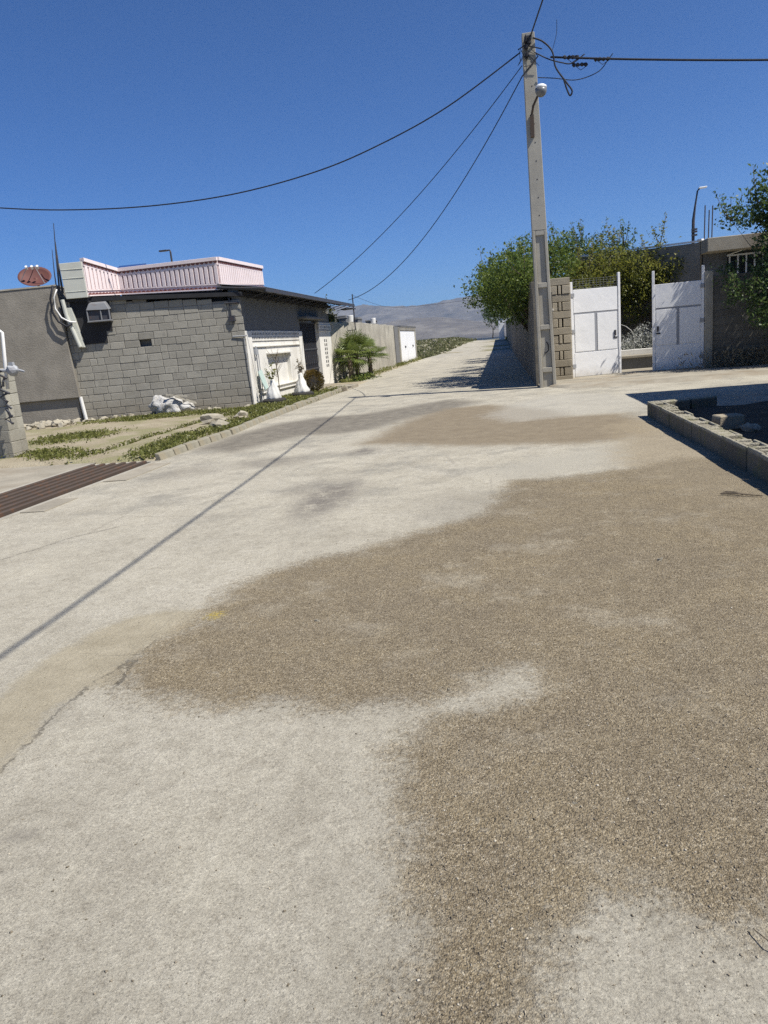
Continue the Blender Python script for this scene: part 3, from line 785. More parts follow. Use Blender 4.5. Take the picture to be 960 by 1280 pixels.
mb.build('awning_frame', M['iron'], awn)
mb = MB(); mb.tube([(-6.4, 33.9, 2.2), (-6.4, 33.9, 3.75)], .028, 6); mb.tube([(-6.4, 33.9, 2.2), (-6.75, 33.9, 2.2)], .02, 5)
mb.build('awning_post', M['iron'], house)
# parapet
pts = [(-11.05, 19.73, 3.45, 4.40), (-10.75, 21.02, 3.52, 4.20), (-7.68, 20.92, 3.36, 4.19), (-7.5, 24.4, 3.55, 4.22)]
pan, rib, trim, base_, slot_, trim_lo = MB(), MB(), MB(), MB(), MB(), MB()
for (a_, b_) in zip(pts[:-1], pts[1:]):
    p, q = Vector((a_[0], a_[1], 0)), Vector((b_[0], b_[1], 0)); d = q-p; L = d.length; d.normalize()
    nn = Vector((d.y, -d.x, 0))          # outward (towards the street side)
    lo = lambda s: a_[2]+(b_[2]-a_[2])*s/L
    hi = lambda s: a_[3]+(b_[3]-a_[3])*s/L
    Zv = lambda P2, z_: Vector((P2.x, P2.y, z_))
    o2 = nn*-.08
    pan.hexa([Zv(p, lo(0)), Zv(q, lo(L)), Zv(q+o2, lo(L)), Zv(p+o2, lo(0))], [Zv(p, hi(0)), Zv(q, hi(L)), Zv(q+o2, hi(L)), Zv(p+o2, hi(0))])
    def strip(mbx, z0, z1, out, back=-.09):
        mbx.hexa([Zv(p+nn*back, hi(0)+z0), Zv(p+nn*out, hi(0)+z0), Zv(q+nn*out, hi(L)+z0), Zv(q+nn*back, hi(L)+z0)][::-1],
                 [Zv(p+nn*back, hi(0)+z1), Zv(p+nn*out, hi(0)+z1), Zv(q+nn*out, hi(L)+z1), Zv(q+nn*back, hi(L)+z1)][::-1])
    base_.hexa([Zv(p+nn*-.02, lo(0)-.4), Zv(q+nn*-.02, lo(L)-.4), Zv(q+o2, lo(L)-.4), Zv(p+o2, lo(0)-.4)], [Zv(p+nn*-.02, lo(0)-.001), Zv(q+nn*-.02, lo(L)-.001), Zv(q+o2, lo(L)-.001), Zv(p+o2, lo(0)-.001)])
    strip(pan, -.035, .06, .06)
    strip(pan, -.15, -.125, .03, .0)
    def strip_lo(z0, z1, out):
        pan.hexa([Zv(p, lo(0)+z0), Zv(p+nn*out, lo(0)+z0), Zv(q+nn*out, lo(L)+z0), Zv(q, lo(L)+z0)][::-1],
                 [Zv(p, lo(0)+z1), Zv(p+nn*out, lo(0)+z1), Zv(q+nn*out, lo(L)+z1), Zv(q, lo(L)+z1)][::-1])
    strip_lo(0, .035, .06); strip_lo(.14, .17, .03)
    n_ = int(L/.14)
    for i in range(n_):
        s = (i+.5)*L/n_; w_ = .050
        e0, e1 = p+d*(s+w_), p+d*(s+w_+.026)
        slot_.hexa([Zv(e0+nn*.001, lo(s)+.17), Zv(e1+nn*.001, lo(s)+.17), Zv(e1+nn*.005, lo(s)+.17), Zv(e0+nn*.005, lo(s)+.17)], [Zv(e0+nn*.001, hi(s)-.17), Zv(e1+nn*.001, hi(s)-.17), Zv(e1+nn*.005, hi(s)-.17), Zv(e0+nn*.005, hi(s)-.17)])
        r0_, r1_ = p+d*(s-w_), p+d*(s+w_)
        rib.hexa([Zv(r0_, lo(s)+.17), Zv(r1_, lo(s)+.17), Zv(r1_+nn*.03, lo(s)+.17), Zv(r0_+nn*.03, lo(s)+.17)],
                 [Zv(r0_, hi(s)-.15), Zv(r1_, hi(s)-.15), Zv(r1_+nn*.03, hi(s)-.15), Zv(r0_+nn*.03, hi(s)-.15)])
    n_ = int(L/.13)
    for i in range(n_):
        s = (i+.5)*L/n_; rr = L/n_*.40
        c = p+d*s
        arc = [(math.cos(k*math.pi/6), math.sin(k*math.pi/6)) for k in range(7)]
        trim.hexa([Zv(c+d*rr*x_+nn*.003, hi(s)-.036-rr*1.15*y_) for x_, y_ in arc], [Zv(c+d*rr*x_+nn*.03, hi(s)-.036-rr*1.15*y_) for x_, y_ in arc])
        trim_lo.hexa([Zv(c+d*rr*x_+nn*.003, lo(s)+.036+rr*1.1*y_) for x_, y_ in arc], [Zv(c+d*rr*x_+nn*.045, lo(s)+.036+rr*1.1*y_) for x_, y_ in arc])
par = pan.build('parapet', M['pink'], house, bevel=.004)
slot_.build('slot', M['pink_slot'], par)
rib.build('rib', M['pink'], par, bevel=.006)
base_.build('parapet_base', M['eave'], par)  # dark band carrying the painted shade of the gap under the parapet
trim.build('scalloped_trim', M['tile'], par); trim_lo.build('scalloped_trim', M['tile'], par)
mb = MB()
mb.hexa([(-11.62, 19.58, 3.43), (-11.06, 19.71, 3.43), (-10.9, 20.9, 3.47), (-11.5, 20.8, 3.47)], [(-11.66, 19.57, 4.36), (-11.08, 19.71, 4.37), (-10.9, 20.9, 4.3), (-11.5, 20.8, 4.3)])
for z0 in (3.6, 3.95, 4.18): mb.hexa([(-11.64, 19.565, z0), (-11.07, 19.695, z0), (-11.07, 19.72, z0), (-11.64, 19.59, z0)], [(-11.64, 19.565, z0+.015), (-11.07, 19.695, z0+.015), (-11.07, 19.72, z0+.015), (-11.64, 19.59, z0+.015)])
mb.build('parapet_end_box', M['beige'], house, bevel=.01)
mb = MB(); mb.tube([gp(.32, 3.12, .03), gp(.32, 2.62, .03)], .022, 5); mb.cbox(gp(.3, 2.55, .05), (.17, .1, .16)); mb.tube([gp(.36, 2.6, .06), gp(.2, 2.5, .07), gp(.32, 2.42, .08)], .02, 5)
mb.tube([gp(0.05, 2.96, .05), gp(.45, 2.98, .07)], .02, 4)
mb.build('conduit', M['iron'], house)
mb = MB(); mb.tube([gp(.35, 2.06, .03), gp(-.05, 2.05, .05)], .018, 5); mb.tube([gp(.04, 2.05, .03), gp(-.02, .02, .03)], .012, 5)
mb.build('water_pipe', M['greymetal'], house)

# downpipe strip and neighbour's plastered house
nh = tag(empty('plastered_house', (-14, 20.5, 0)), 'grey cement plastered house with flat roof next to the block house', 'house')
mb = MB()
def pw(s, z, d): return gp(s, z, d)
mb.hexa([pw(4.86, -.2, .05), pw(10.5, -.2, .05), pw(10.5, -.2, -4), pw(4.86, -.2, -.5)][::-1], [pw(4.86, .76, .05), pw(10.5, .76, .05), pw(10.5, .76, -4), pw(4.86, .76, -.5)][::-1])
mb.hexa([pw(4.78, .76, .16), pw(10.5, .76, .16), pw(10.5, .76, -4), pw(4.8, .76, -.5)][::-1], [pw(4.94, 3.80, .12), pw(10.5, 3.72, .12), pw(10.5, 3.72, -4), pw(4.94, 3.8, -4)][::-1])
mb.build('wall', M['plaster'], nh, bevel=.02, bseg=2)
mb = MB(); mb.hexa([pw(4.92, 3.80, .14), pw(10.5, 3.72, .14), pw(10.5, 3.72, -4), pw(4.92, 3.80, -4)][::-1], [pw(4.92, 3.84, .14), pw(10.5, 3.76, .14), pw(10.5, 3.76, -4), pw(4.92, 3.84, -4)][::-1])
mb.build('roof_edge', M['concrete'], nh)
mb = MB(); mb.tube([pw(4.78, .78, .10), pw(4.72, .02, .10)], .05, 8)
mb.build('drain_pipe', M['whitepipe'], nh)
mb = MB(); mb.tube([gp(4.78, 3.42, .2), gp(4.74, 3.0, .2), gp(4.52, 2.13, .2)], .055, 10)
mb.hexa([gp(4.42, 2.12, .02), gp(4.58, 2.12, .02), gp(4.58, 2.12, .16), gp(4.42, 2.12, .16)], [gp(4.60, 3.2, .02), gp(4.72, 3.2, .02), gp(4.72, 3.2, .16), gp(4.60, 3.2, .16)])
tag(mb.build('downpipe', M['beige'], None, bevel=.004), 'pale downpipe in the corner between the plastered wall and block gable', 'pipe')
mb = MB()
loop = [gp(4.86, 3.7, .25), gp(4.97, 3.5, .26), gp(4.98, 3.2, .27), gp(4.86, 2.95, .28), gp(4.66, 2.82, .27), gp(4.5, 2.8, .24)]
mb.tube(loop, .022, 6)
tag(mb.build('hose', M['whitepipe'], None, smooth=True), 'white hose looping round the downpipe at the roof corner', 'hose')
mb = MB()
loop = [gp(4.93, 3.8, .3), gp(5.06, 3.45, .3), gp(5.06, 3.1, .3), gp(4.95, 2.85, .3), gp(4.75, 2.70, .3), gp(4.6, 2.78, .27)]
mb.tube(loop, .03, 6)
tag(mb.build('cable', M['cable'], None, smooth=True), 'black cable drooping beside the white hose at the roof corner', 'cable')
# rods standing at the roof corner
for (s0, s1, z1, r_, lb) in ((4.86, 4.70, 5.42, .018, 'tallest thin iron rod standing at the roof corner'), (4.93, 4.86, 4.75, .014, 'shorter thin iron rod leaning beside the tallest rod'), (4.78, 4.74, 4.95, .022, 'dark stake wrapped with wire next to the parapet end box')):
    mb = MB(); mb.tube([gp(s0, 3.6, .05), gp((s0+s1)/2, (3.6+z1)/2, .08), gp(s1, z1, .05)], [r_*1.5, r_, r_*.5], 6)
    tag(mb.build('iron_rod', M['iron'], None), lb, 'rod', 'iron rods at the roof corner')
# satellite dish
sd = tag(empty('satellite_dish', gp(5.56, 3.8, -.5)), 'rusty red satellite dish on the plastered roof edge', 'satellite dish')
c = gp(5.56, 4.08, -.35); mb = MB()
nrm = Vector((.35, -.75, .62)).normalized(); ax = nrm.cross(Vector((0, 0, 1))).normalized(); ay = nrm.cross(ax)
vs, fs = [], []; nseg, nr_ = 28, 6
for i in range(nr_+1):
    for k in range(nseg):
        a_ = 2*math.pi*k/nseg; rr = .44*i/nr_
        vs.append(c + ax*rr*math.cos(a_)*1.0 + ay*rr*math.sin(a_)*.8 + nrm*(rr*rr*.55))
for i in range(nr_):
    for k in range(nseg):
        k2 = (k+1) % nseg; fs.append((i*nseg+k, i*nseg+k2, (i+1)*nseg+k2, (i+1)*nseg+k))
mb.add(vs, fs); dsh = mb.build('reflector', M['dish'], sd, smooth=True)
so2 = dsh.modifiers.new('thick', 'SOLIDIFY'); so2.thickness = .012
mb = MB(); f_ = c + nrm*.42 + Vector((0, 0, .05))
for a_ in (.5, 2.2, 4.7): mb.tube([c + ax*.42*math.cos(a_) + ay*.34*math.sin(a_) + nrm*.1, f_+ax*.12*math.cos(a_)], .01, 5)
mb.build('feed_arm', M['greymetal'], sd)
mb = MB()
for t_ in (-.14, 0, .14): mb.tube([f_+ax*t_, f_+ax*t_-nrm*.1], .035, 8)
mb.build('receiver', M['whitepipe'], sd)
mb = MB(); mb.tube([c, c-nrm*.2, Vector((c.x, c.y+.25, 3.75))], .03, 6); mb.build('mount', M['iron'], sd)

# evaporative cooler on the gable
cl = tag(empty('air_cooler', gp(3.9, 2.76, .2)), 'old grey metal air cooler box jutting from the block gable under the pink parapet', 'air cooler')
mb = MB()
mb.hexa([gp(4.2, 2.76, .0), gp(4.2, 2.76, .30), gp(3.56, 2.76, .30), gp(3.56, 2.76, 0)], [gp(4.18, 2.80, .0), gp(4.18, 2.80, .30), gp(3.56, 2.80, .30), gp(3.56, 2.80, 0)])
mb.hexa([gp(4.18, 3.12, .0), gp(4.18, 3.08, .30), gp(3.56, 3.06, .30), gp(3.56, 3.10, 0)], [gp(4.06, 3.34, .0), gp(4.10, 3.25, .25), gp(3.66, 3.25, .25), gp(3.66, 3.34, 0)])
for s_ in (4.18, 3.82, 3.56):
    e_ = s_-.035 if s_ > 3.6 else s_+.035
    mb.hexa([gp(s_, 2.80, .255), gp(s_, 2.80, .285), gp(e_, 2.80, .285), gp(e_, 2.80, .255)], [gp(s_, 3.08, .255), gp(s_, 3.08, .285), gp(e_, 3.08, .285), gp(e_, 3.08, .255)])
mb.build('casing', M['coolermetal'], cl, bevel=.008)
mb = MB(); mb.hexa([gp(4.15, 2.81, .03), gp(4.15, 2.81, .24), gp(3.60, 2.81, .24), gp(3.60, 2.81, .03)], [gp(4.15, 3.06, .03), gp(4.15, 3.06, .24), gp(3.60, 3.06, .24), gp(3.60, 3.06, .03)])
mb.build('louvre', M['iron'], cl)
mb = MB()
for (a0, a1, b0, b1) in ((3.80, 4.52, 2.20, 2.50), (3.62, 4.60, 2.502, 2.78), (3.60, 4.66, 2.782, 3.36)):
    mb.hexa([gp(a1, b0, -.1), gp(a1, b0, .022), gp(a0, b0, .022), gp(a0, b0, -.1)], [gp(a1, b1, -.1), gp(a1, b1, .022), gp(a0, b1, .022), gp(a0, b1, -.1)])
mb.build('shadow_hole_panel', M['eave'], cl)  # dark panel painted for the cooler's shadow on the gable and a hole

# security lamp and lamp post far behind
mb = MB(); mb.tube([(FX, 31.25, 3.0), (FX+.12, 31.25, 3.05)], .02, 6); mb.rock((FX+.16, 31.25, 3.0), (.09, .09, .11), 1, 2, 0)
tag(mb.build('wall_lamp', M['lampglass'], None, smooth=True), 'round white lamp under the dark awning near its far end', 'lamp')
sl_ = tag(empty('street_lamp', (-19.4, 45, 0)), 'black bent street lamp rising behind the pink parapet', 'street lamp')
mb = MB(); mb.tube([(-19.35, 45, 0), (-19.4, 45, 8.0), (-19.42, 45, 8.1), (-19.7, 45, 8.12)], [.09, .055, .05, .045], 8); mb.build('post', M['iron'], sl_)
mb = MB(); mb.cbox((-19.85, 45, 8.11), (.5, .22, .09)); mb.build('lamp_head', M['iron'], sl_, bevel=.02)
mb = MB(); mb.obox((-12.5, 24, 4.50), (.9, .1, 0), (0, .7, .25), (0, -.03, .06)); mb.tube([(-12.2, 24.1, 3.3), (-12.2, 24.1, 4.6)], .03, 5); mb.tube([(-11.8, 24.5, 3.3), (-11.8, 24.5, 4.7)], .03, 5)
tag(mb.build('solar_panel', M['blue'], None), 'dark blue panel on posts behind the pink parapet', 'solar panel')

# ------------------------------------------------------------------ left foreground pillar with gas riser
lp = tag(empty('block_pillar', (-9.3, 12.2, 0)), 'pale cement block pillar at the left edge by the drain grate', 'pillar')
mb = MB(); blocks(mb, (-8.68, 12.05, -.05), (-1, 0, 0), (0, -1, 0), 1.6, 1.68, bl=.5, bh=.21, dep=.1, gap=.006, jit=.002, seed=9); blocks(mb, (-8.685, 12.05, -.05), (0, 1, 0), (1, 0, 0), .45, 1.68, bl=.5, bh=.21, dep=.1, gap=.006, jit=.002, seed=11)
mb.build('block_facing', M['pillarblock'], lp, bevel=.006)
mb = MB(); mb.box(-10.3, -8.70, 12.065, 12.5, -.1, 1.66); mb.build('core', M['concrete'], lp, bevel=.02)
gr = tag(empty('gas_riser', (-8.5, 12, 0)), 'white gas pipe riser with grey valve beside the left pillar', 'gas pipe')
mb = MB(); mb.tube([(-9.2, 11.98, 2.3), (-8.45, 11.98, 2.29), (-8.40, 11.98, 2.25), (-8.46, 11.98, 1.7), (-8.5, 11.98, 1.3)], .03, 8); mb.build('pipe', M['whitepipe'], gr, smooth=True)
mb = MB(); mb.tube([(-8.60, 11.95, 1.62), (-8.2, 11.95, 1.60)], .03, 8); mb.rock((-8.32, 11.95, 1.61), (.10, .08, .10), 2, 2, .2); mb.tube([(-8.2, 11.95, 1.6), (-8.1, 11.95, 1.57)], .02, 6); mb.cbox((-8.32, 11.95, 1.72), (.08, .06, .05))
mb.build('valve', M['greymetal'], gr, smooth=False)
mb = MB()
for i in range(7): mb.tube([(-8.5+.05*math.sin(i*2.3), 11.9, 1.62-i*.13), (-8.55+.06*math.sin(i*1.7), 11.88, 1.56-i*.13), (-8.47+.05*math.cos(i*2.9), 11.9, 1.48-i*.13)], .022, 5)
mb.build('fitting', M['iron'], gr)

# ------------------------------------------------------------------ drain, apron, kerb, verge
mb = MB(); mb.box(-6.62, -6.5, -5, 10.95, -.62, .03); mb.box(-5.48, -5.40, -5, 10.95, -.62, .012); mb.box(-6.5, -5.48, 10.82, 10.95, -.62, .02); mb.box(-6.5, -5.48, -5, 10.82, -.7, -.5)
tag(mb.build('drain_channel', M['concrete'], None, recenter=False), 'concrete channel under the drain grate', kind='structure')
dg = tag(empty('drain_grate', (-6, 7, 0)), 'long rusty steel drain grate beside the left apron', 'drain grate')
bars = MB()
for i in range(6):
    bars = MB(); bars.box(-6.48+i*.175, -6.415+i*.175, 2, 10.81, -.01, .045); bars.build('bar', M['rust'], dg, bevel=.006)
for i in range(13):
    mb = MB(); mb.box(-6.5, -5.48, 2.1+i*.72, 2.17+i*.72, -.09, -.012); mb.build('crossbar', M['rust'], dg)
xa = np.linspace(-16, -6.60, 60); ya = np.concatenate([np.arange(1, 11.2, .2), [11.3]])
Xa, Ya = np.meshgrid(xa, ya); Ya = Ya + .12*wob(Xa, Ya, 1.3, 2.)*(Ya > 10.5)
Za = .025 + .012*wob(Xa, Ya, 1.2, 3.) + .004*(Xa+16) * 0
ap = raw_mesh('apron', np.stack([Xa.ravel(), Ya.ravel(), Za.ravel()], 1), grid_faces(len(ya), len(xa)), M['slab'], smooth=True)
tag(ap, 'pale stained concrete apron left of the drain grate', kind='structure')
mb = MB()
mb.box(-5.39, -5.05, 9.2, 10.6, -.02, .018, .2); mb.box(-5.40, -5.1, 7.4, 8.1, -.02, .016, .5)
tag(mb.build('concrete_patch', M['slab'], None, recenter=False), 'tan cement repair patches along the drain grate', kind='structure')
rk = random.Random(4)
yk = 11.0; i = 0
proto_k = None
while yk < 25.6:
    ln = rk.choice([.48, .5, .5, .5]); xk = np.interp(yk, [11, 14, 18, 26], [-5.44, -5.36, -5.56, -5.58])
    if proto_k is None or i < 3:
        mb = MB()
        mb.hexa([(-.02, -ln/2+.012, -.12), (.10, -ln/2+.012, -.12), (.10, ln/2-.012, -.12), (-.02, ln/2-.012, -.12)], [(-.05, -ln/2+.012, .13), (.03, -ln/2+.012, .115), (.03, ln/2-.012, .115), (-.05, ln/2-.012, .13)])
        o = mb.build('kerb_stone', M['kerb'], None, bevel=.012, bseg=2, recenter=False)
        proto_k = o
    else:
        o = proto_k.copy(); COL.objects.link(o)
    o.location = (xk, yk+ln/2, .0+rk.uniform(-.015, .01)); o.rotation_euler = (rk.uniform(-.02, .02), rk.uniform(-.05, .05), math.atan2(xk-np.interp(yk+ln, [11, 14, 18, 26], [-5.44, -5.36, -5.56, -5.58]), ln)+rk.uniform(-.03, .03))
    tag(o, 'short tan concrete kerb block between the road and the grassy verge', 'kerb stone', 'kerb blocks along the grassy verge')
    yk += ln+.01; i += 1

def in_scatter(n, fn, seed, region):
    rg = np.random.default_rng(seed); out = []
    while len(out) < n:
        x = rg.uniform(region[0], region[1], 4000); y = rg.uniform(region[2], region[3], 4000)
        p = fn(x, y); k = rg.random(4000) < p
        out += list(zip(x[k], y[k]))
    return np.array(out[:n])
def verge_p(x, y):
    gy = 20.93 + (x+7.15)*.2527
    wall_d = np.where(x < -7.15, gy-.2-y, 1.)
    wl = smooth(wall_d/.2)
    strip = smooth(1-np.abs(x+5.9-.12*np.sin(y*1.3))/.55)                  # along the kerb
    upper = smooth(1-np.abs(wall_d-1.0)/.8)*(x < -7.1)*smooth((x+11.5)/1.2)
    frontg = smooth((y-17.5)/1.5)*smooth((-5.6-x)/.3)*smooth((26-y)/3)*.7*(x > -7.0)
    low = smooth(1-np.abs(x+7.9)/1.3)*smooth(1-np.abs(y-12.1-.3*np.sin(x*2))/.8)*.7
    left = smooth(1-np.abs(x+9.3)/1.1)*smooth(1-np.abs(y-15.0)/1.5)*.8
    n_ = wob(x, y, 2.9, 1.)*.5+wob(x, y, 7., 3.)*.5
    return np.clip((np.maximum.reduce([strip, upper, frontg, low, left]))*(.7+n_*1.0), 0, 1)*wl*(y > 11.15)
gp_ = in_scatter(32000, verge_p, 2, (-12.3, -5.5, 11.1, 27))
gz = ground_h(gp_[:, 0], gp_[:, 1]) + np.random.default_rng(1).random(len(gp_))**2*.07 + .01
go = leaves('grass', np.column_stack([gp_, gz]), .055, LEAF['grass'], seed=4, aspect=.45, up=.6)
tag(go, 'low green weeds and grass growing over the left verge', 'grass', kind='stuff')
# grass in the cracks in front of the far wall
rg = np.random.default_rng(8); n_ = 4500
gy = rg.uniform(30.5, 60, n_); gx = -6.65 + np.abs(rg.normal(0, .28, n_))
keep = wob(gx*3, gy, .9, 2.) + rg.normal(0, .4, n_) > -.1
gx, gy = gx[keep], gy[keep]
go2 = leaves('weeds', np.column_stack([gx, gy, .02+rg.random(len(gx))**2*.18]), .08, LEAF['grass'], seed=5, up=.8)
tag(go2, 'straggling weeds along the foot of the long pale wall', 'weeds', kind='stuff')

# rubble stones along the wall foot
rs = random.Random(12); protos = []
def put_stone(x, y, s, lab, grp, mat='rubble', z=None, nm='stone'):
    zz_ = float(ground_h(np.array(x), np.array(y))) if z is None else z
    if len(protos) < 6:
        mb = MB(); mb.rock((0, 0, 0), (1, .75, .6), len(protos)*3+1, 2, .38, freq=1.7)
        o = mb.build(nm, M[mat], None, recenter=False); protos.append(o)
    else:
        o = rs.choice(protos).copy(); COL.objects.link(o)
    o.location = (x, y, zz_+s*.25); o.scale = (s, s*rs.uniform(.7, 1.1), s*rs.uniform(.6, 1.1)); o.rotation_euler = (rs.uniform(-.4, .4), rs.uniform(-.4, .4), rs.uniform(0, 6.3))
    return tag(o, lab, 'stone', grp)
for i in range(85):
    s = rs.uniform(4.85, 6.7)
    p = gp(s, 0, .3+abs(rs.gauss(0, .5)))
    put_stone(p.x, p.y, rs.uniform(.07, .19), 'pale broken stone in the rubble heap under the grey plastered wall', 'rubble stones under the plastered wall')
for i in range(34):
    p = gp(rs.uniform(.1, 4.8), 0, .12+abs(rs.gauss(0, .12)))
    put_stone(p.x, p.y, rs.uniform(.05, .11), 'small pale stone lying along the foot of the block gable', 'small stones along the block gable')
for (x, y, s) in ((-6.55, 16.3, .30), (-6.1, 16.9, .26), (-6.0, 15.1, .2), (-7.2, 17.4, .22)):
    put_stone(x, y, s, 'flat pale slab of stone lying on the green verge', 'flat stones on the verge')
st = put_stone(2.9, 9.5, .12, 'smooth tan stone lying on the dark soil behind the low block wall', None, z=.09)
# little loose stones on the road that stand out
for (x, y, s, lb) in ((.93, 4.75, .022, 'pale thumb-sized stone lying on the upper gravel patch'), (-1.1, 3.85, .018, 'small tan pebble near the middle of the gravel patch'), (.16, 2.18, .011, 'pale cream pebble on the lower gravel patch'), (-.30, 2.99, .012, 'pebble near the pale notch in the gravel patch edge')):
    put_stone(x, y, s, lb, 'loose stones on the gravel', z=.0)

# white sack heap
def sack(c, s, seed, lab, mat='sack'):
    mb = MB(); mb.rock((0, 0, 0), s, seed, 4, .26, freq=1.4)
    out = []
    for x, y, z in mb.v:
        q = Vector((x, y, z)); cr_ = 0
        for f_, a_ in ((4., .12), (9., .035), (19., .012)):
            cr_ += a_*(abs(noise.noise(q*f_+Vector((seed, 0, 0))))*2-.5)
        q = q*(1+cr_*1.6)
        out.append((q.x, q.y, max(q.z, -s[2]*.6)))
    mb.v = out
    o = mb.build('sack', M[mat], None, smooth=True, recenter=False)
    o.location = c
    return tag(o, lab, 'sack', 'white sacks dumped by the gable')
p = gp(2.30, 0, .5); sack((p.x, p.y, .30), (.36, .30, .28), 3, 'bulging white plastic sack dumped at the foot of the block gable')
p = gp(2.58, 0, .35); sack((p.x, p.y, .36), (.24, .24, .30), 7, 'crumpled greyish sack leaning on the big white sack')
p = gp(1.93, 0, .45); o = sack((p.x, p.y, .22), (.28, .22, .16), 5, 'flattened grey sack beside the big white sack')
mb = MB(); mb.obox(gp(2.05, .55, .75), gp(1.55, .30, .45)-gp(2.05, .55, .75), GN*.07, (0, 0, .05)); mb.obox(gp(2.3, .62, .7), gp(1.75, .52, .62)-gp(2.3, .62, .7), GN*.07, (0, 0, .04))
tag(mb.build('plank', M['concrete'], None), 'grey plank lying over the white sack heap', 'plank')

# tyre planters, bush, saplings, board, palms
def planter(x, y, s, lab, twigs):
    e = tag(empty('tyre_planter', (x, y, .05)), lab, 'planter', 'tyre planters by the white front')
    mb = MB(); z0 = .10
    prof = [(.20, 0), (.30, 0), (.355, .05), (.355, .13), (.30, .18), (.20, .18), (.19, .12)]
    mb.lathe([(r_*s, z_*.9+z0-.05) for r_, z_ in prof], (x, y, 0), 28); mb.build('tyre', M['rubber'], e, smooth=False)
    mb = MB(); prof = [(.20, .10), (.22, .2), (.17, .34), (.13, .46), (.07, .58), (.06, .68), (.03, .72)]
    vs0 = len(mb.v); mb.lathe([(r_*s, z_*s) for r_, z_ in prof], (x, y, .05), 26)
    mb.v = [(x+(vx-x)*(1+.16*math.sin(7*math.atan2(vy-y, vx-x)+vz*9)+.3*noise.noise(Vector((vx*6, vy*6, vz*6)))), y+(vy-y)*(1+.16*math.sin(7*math.atan2(vy-y, vx-x)+vz*9)+.3*noise.noise(Vector((vx*6+5, vy*6, vz*6)))), vz+.04*noise.noise(Vector((vx*8, vy*8, 3)))) for vx, vy, vz in mb.v]
    mb.build('cloth_wrap', M['wrap'], e, smooth=True)
    mb = MB(); rr = random.Random(int(x*100)); L = []
    for i in range(twigs):
        a_ = rr.uniform(0, 6.28); h_ = rr.uniform(.25, .5); p0 = Vector((x, y, .05+.68*s)); p1 = p0+Vector((.15*math.cos(a_), .15*math.sin(a_), h_))
        mb.tube([p0, (p0+p1)/2+Vector((.03, 0, 0)), p1], [.012, .009, .004], 5)
        for k in range(14): L.append(p0.lerp(p1, rr.uniform(.3, 1))+Vector((rr.gauss(0, .05), rr.gauss(0, .05), rr.gauss(0, .04))))
    st_ = mb.build('stem', M['bark'], e)
    leaves('foliage', np.array([tuple(q) for q in L]), .08, LEAF['citrus_y'] if twigs < 5 else LEAF['dry'], e, seed=int(y*10))
planter(-6.62, 21.25, 1.0, 'black tyre planter with white cloth wrapped sapling, nearest the gable corner', 4)
planter(-6.35, 23.45, 1.05, 'black tyre planter with tall white wrap between the first planter and the golden bush', 6)
e = tag(empty('round_bush', (-6.5, 25.6, .05)), 'clipped round golden brown bush before the dark door', 'bush')
rg = np.random.default_rng(3); d = rg.normal(0, 1, (4200, 3)); d /= np.linalg.norm(d, axis=1)[:, None]
rad = .37*(1-rg.random(4200)**2*.4)*(1+.06*np.sin(d[:, 0]*9)+.05*np.sin(d[:, 2]*11+d[:, 1]*7))
Cb = np.array([-6.5, 25.6, .44]) + d*rad[:, None]*np.array([1, 1, 1.08])
leaves('foliage', Cb, .05, LEAF['bush'], e, np.clip(.15+.5*rg.random(4200)+.35*(d[:, 2]), 0, 1), 3, .35)
mb = MB(); mb.tube([(-6.5, 25.6, 0), (-6.5, 25.6, .4)], .03, 6); mb.build('stem', M['bark'], e)
e = tag(empty('bare_sapling', (-6.85, 22.2, .05)), 'thin leafless sapling standing against the white house front', 'sapling')
mb = MB(); rr = random.Random(5)
mb.tube([(-6.85, 22.6, 0), (-6.83, 22.62, .8), (-6.86, 22.6, 1.35)], [.02, .014, .008], 5)
for i in range(16):
    z0 = rr.uniform(.75, 1.35); a_ = rr.uniform(0, 6.28); q = Vector((-6.85, 22.6, z0)); l_ = rr.uniform(.2, .5)
    mb.tube([q, q+Vector((math.cos(a_)*l_*.5, math.sin(a_)*l_*.5, l_*.55)), q+Vector((math.cos(a_)*l_*.75, math.sin(a_)*l_*.75, l_))], [.007, .005, .002], 4)
mb.build('branches', M['bark'], e)
mb = MB(); mb.obox((-6.95, 21.5, .45), (0, .34, .05), (-.15, 0, .55), (.02, 0, .012))
tag(mb.build('board', M['board'], None), 'pale green board leaning on the white house front', 'board')

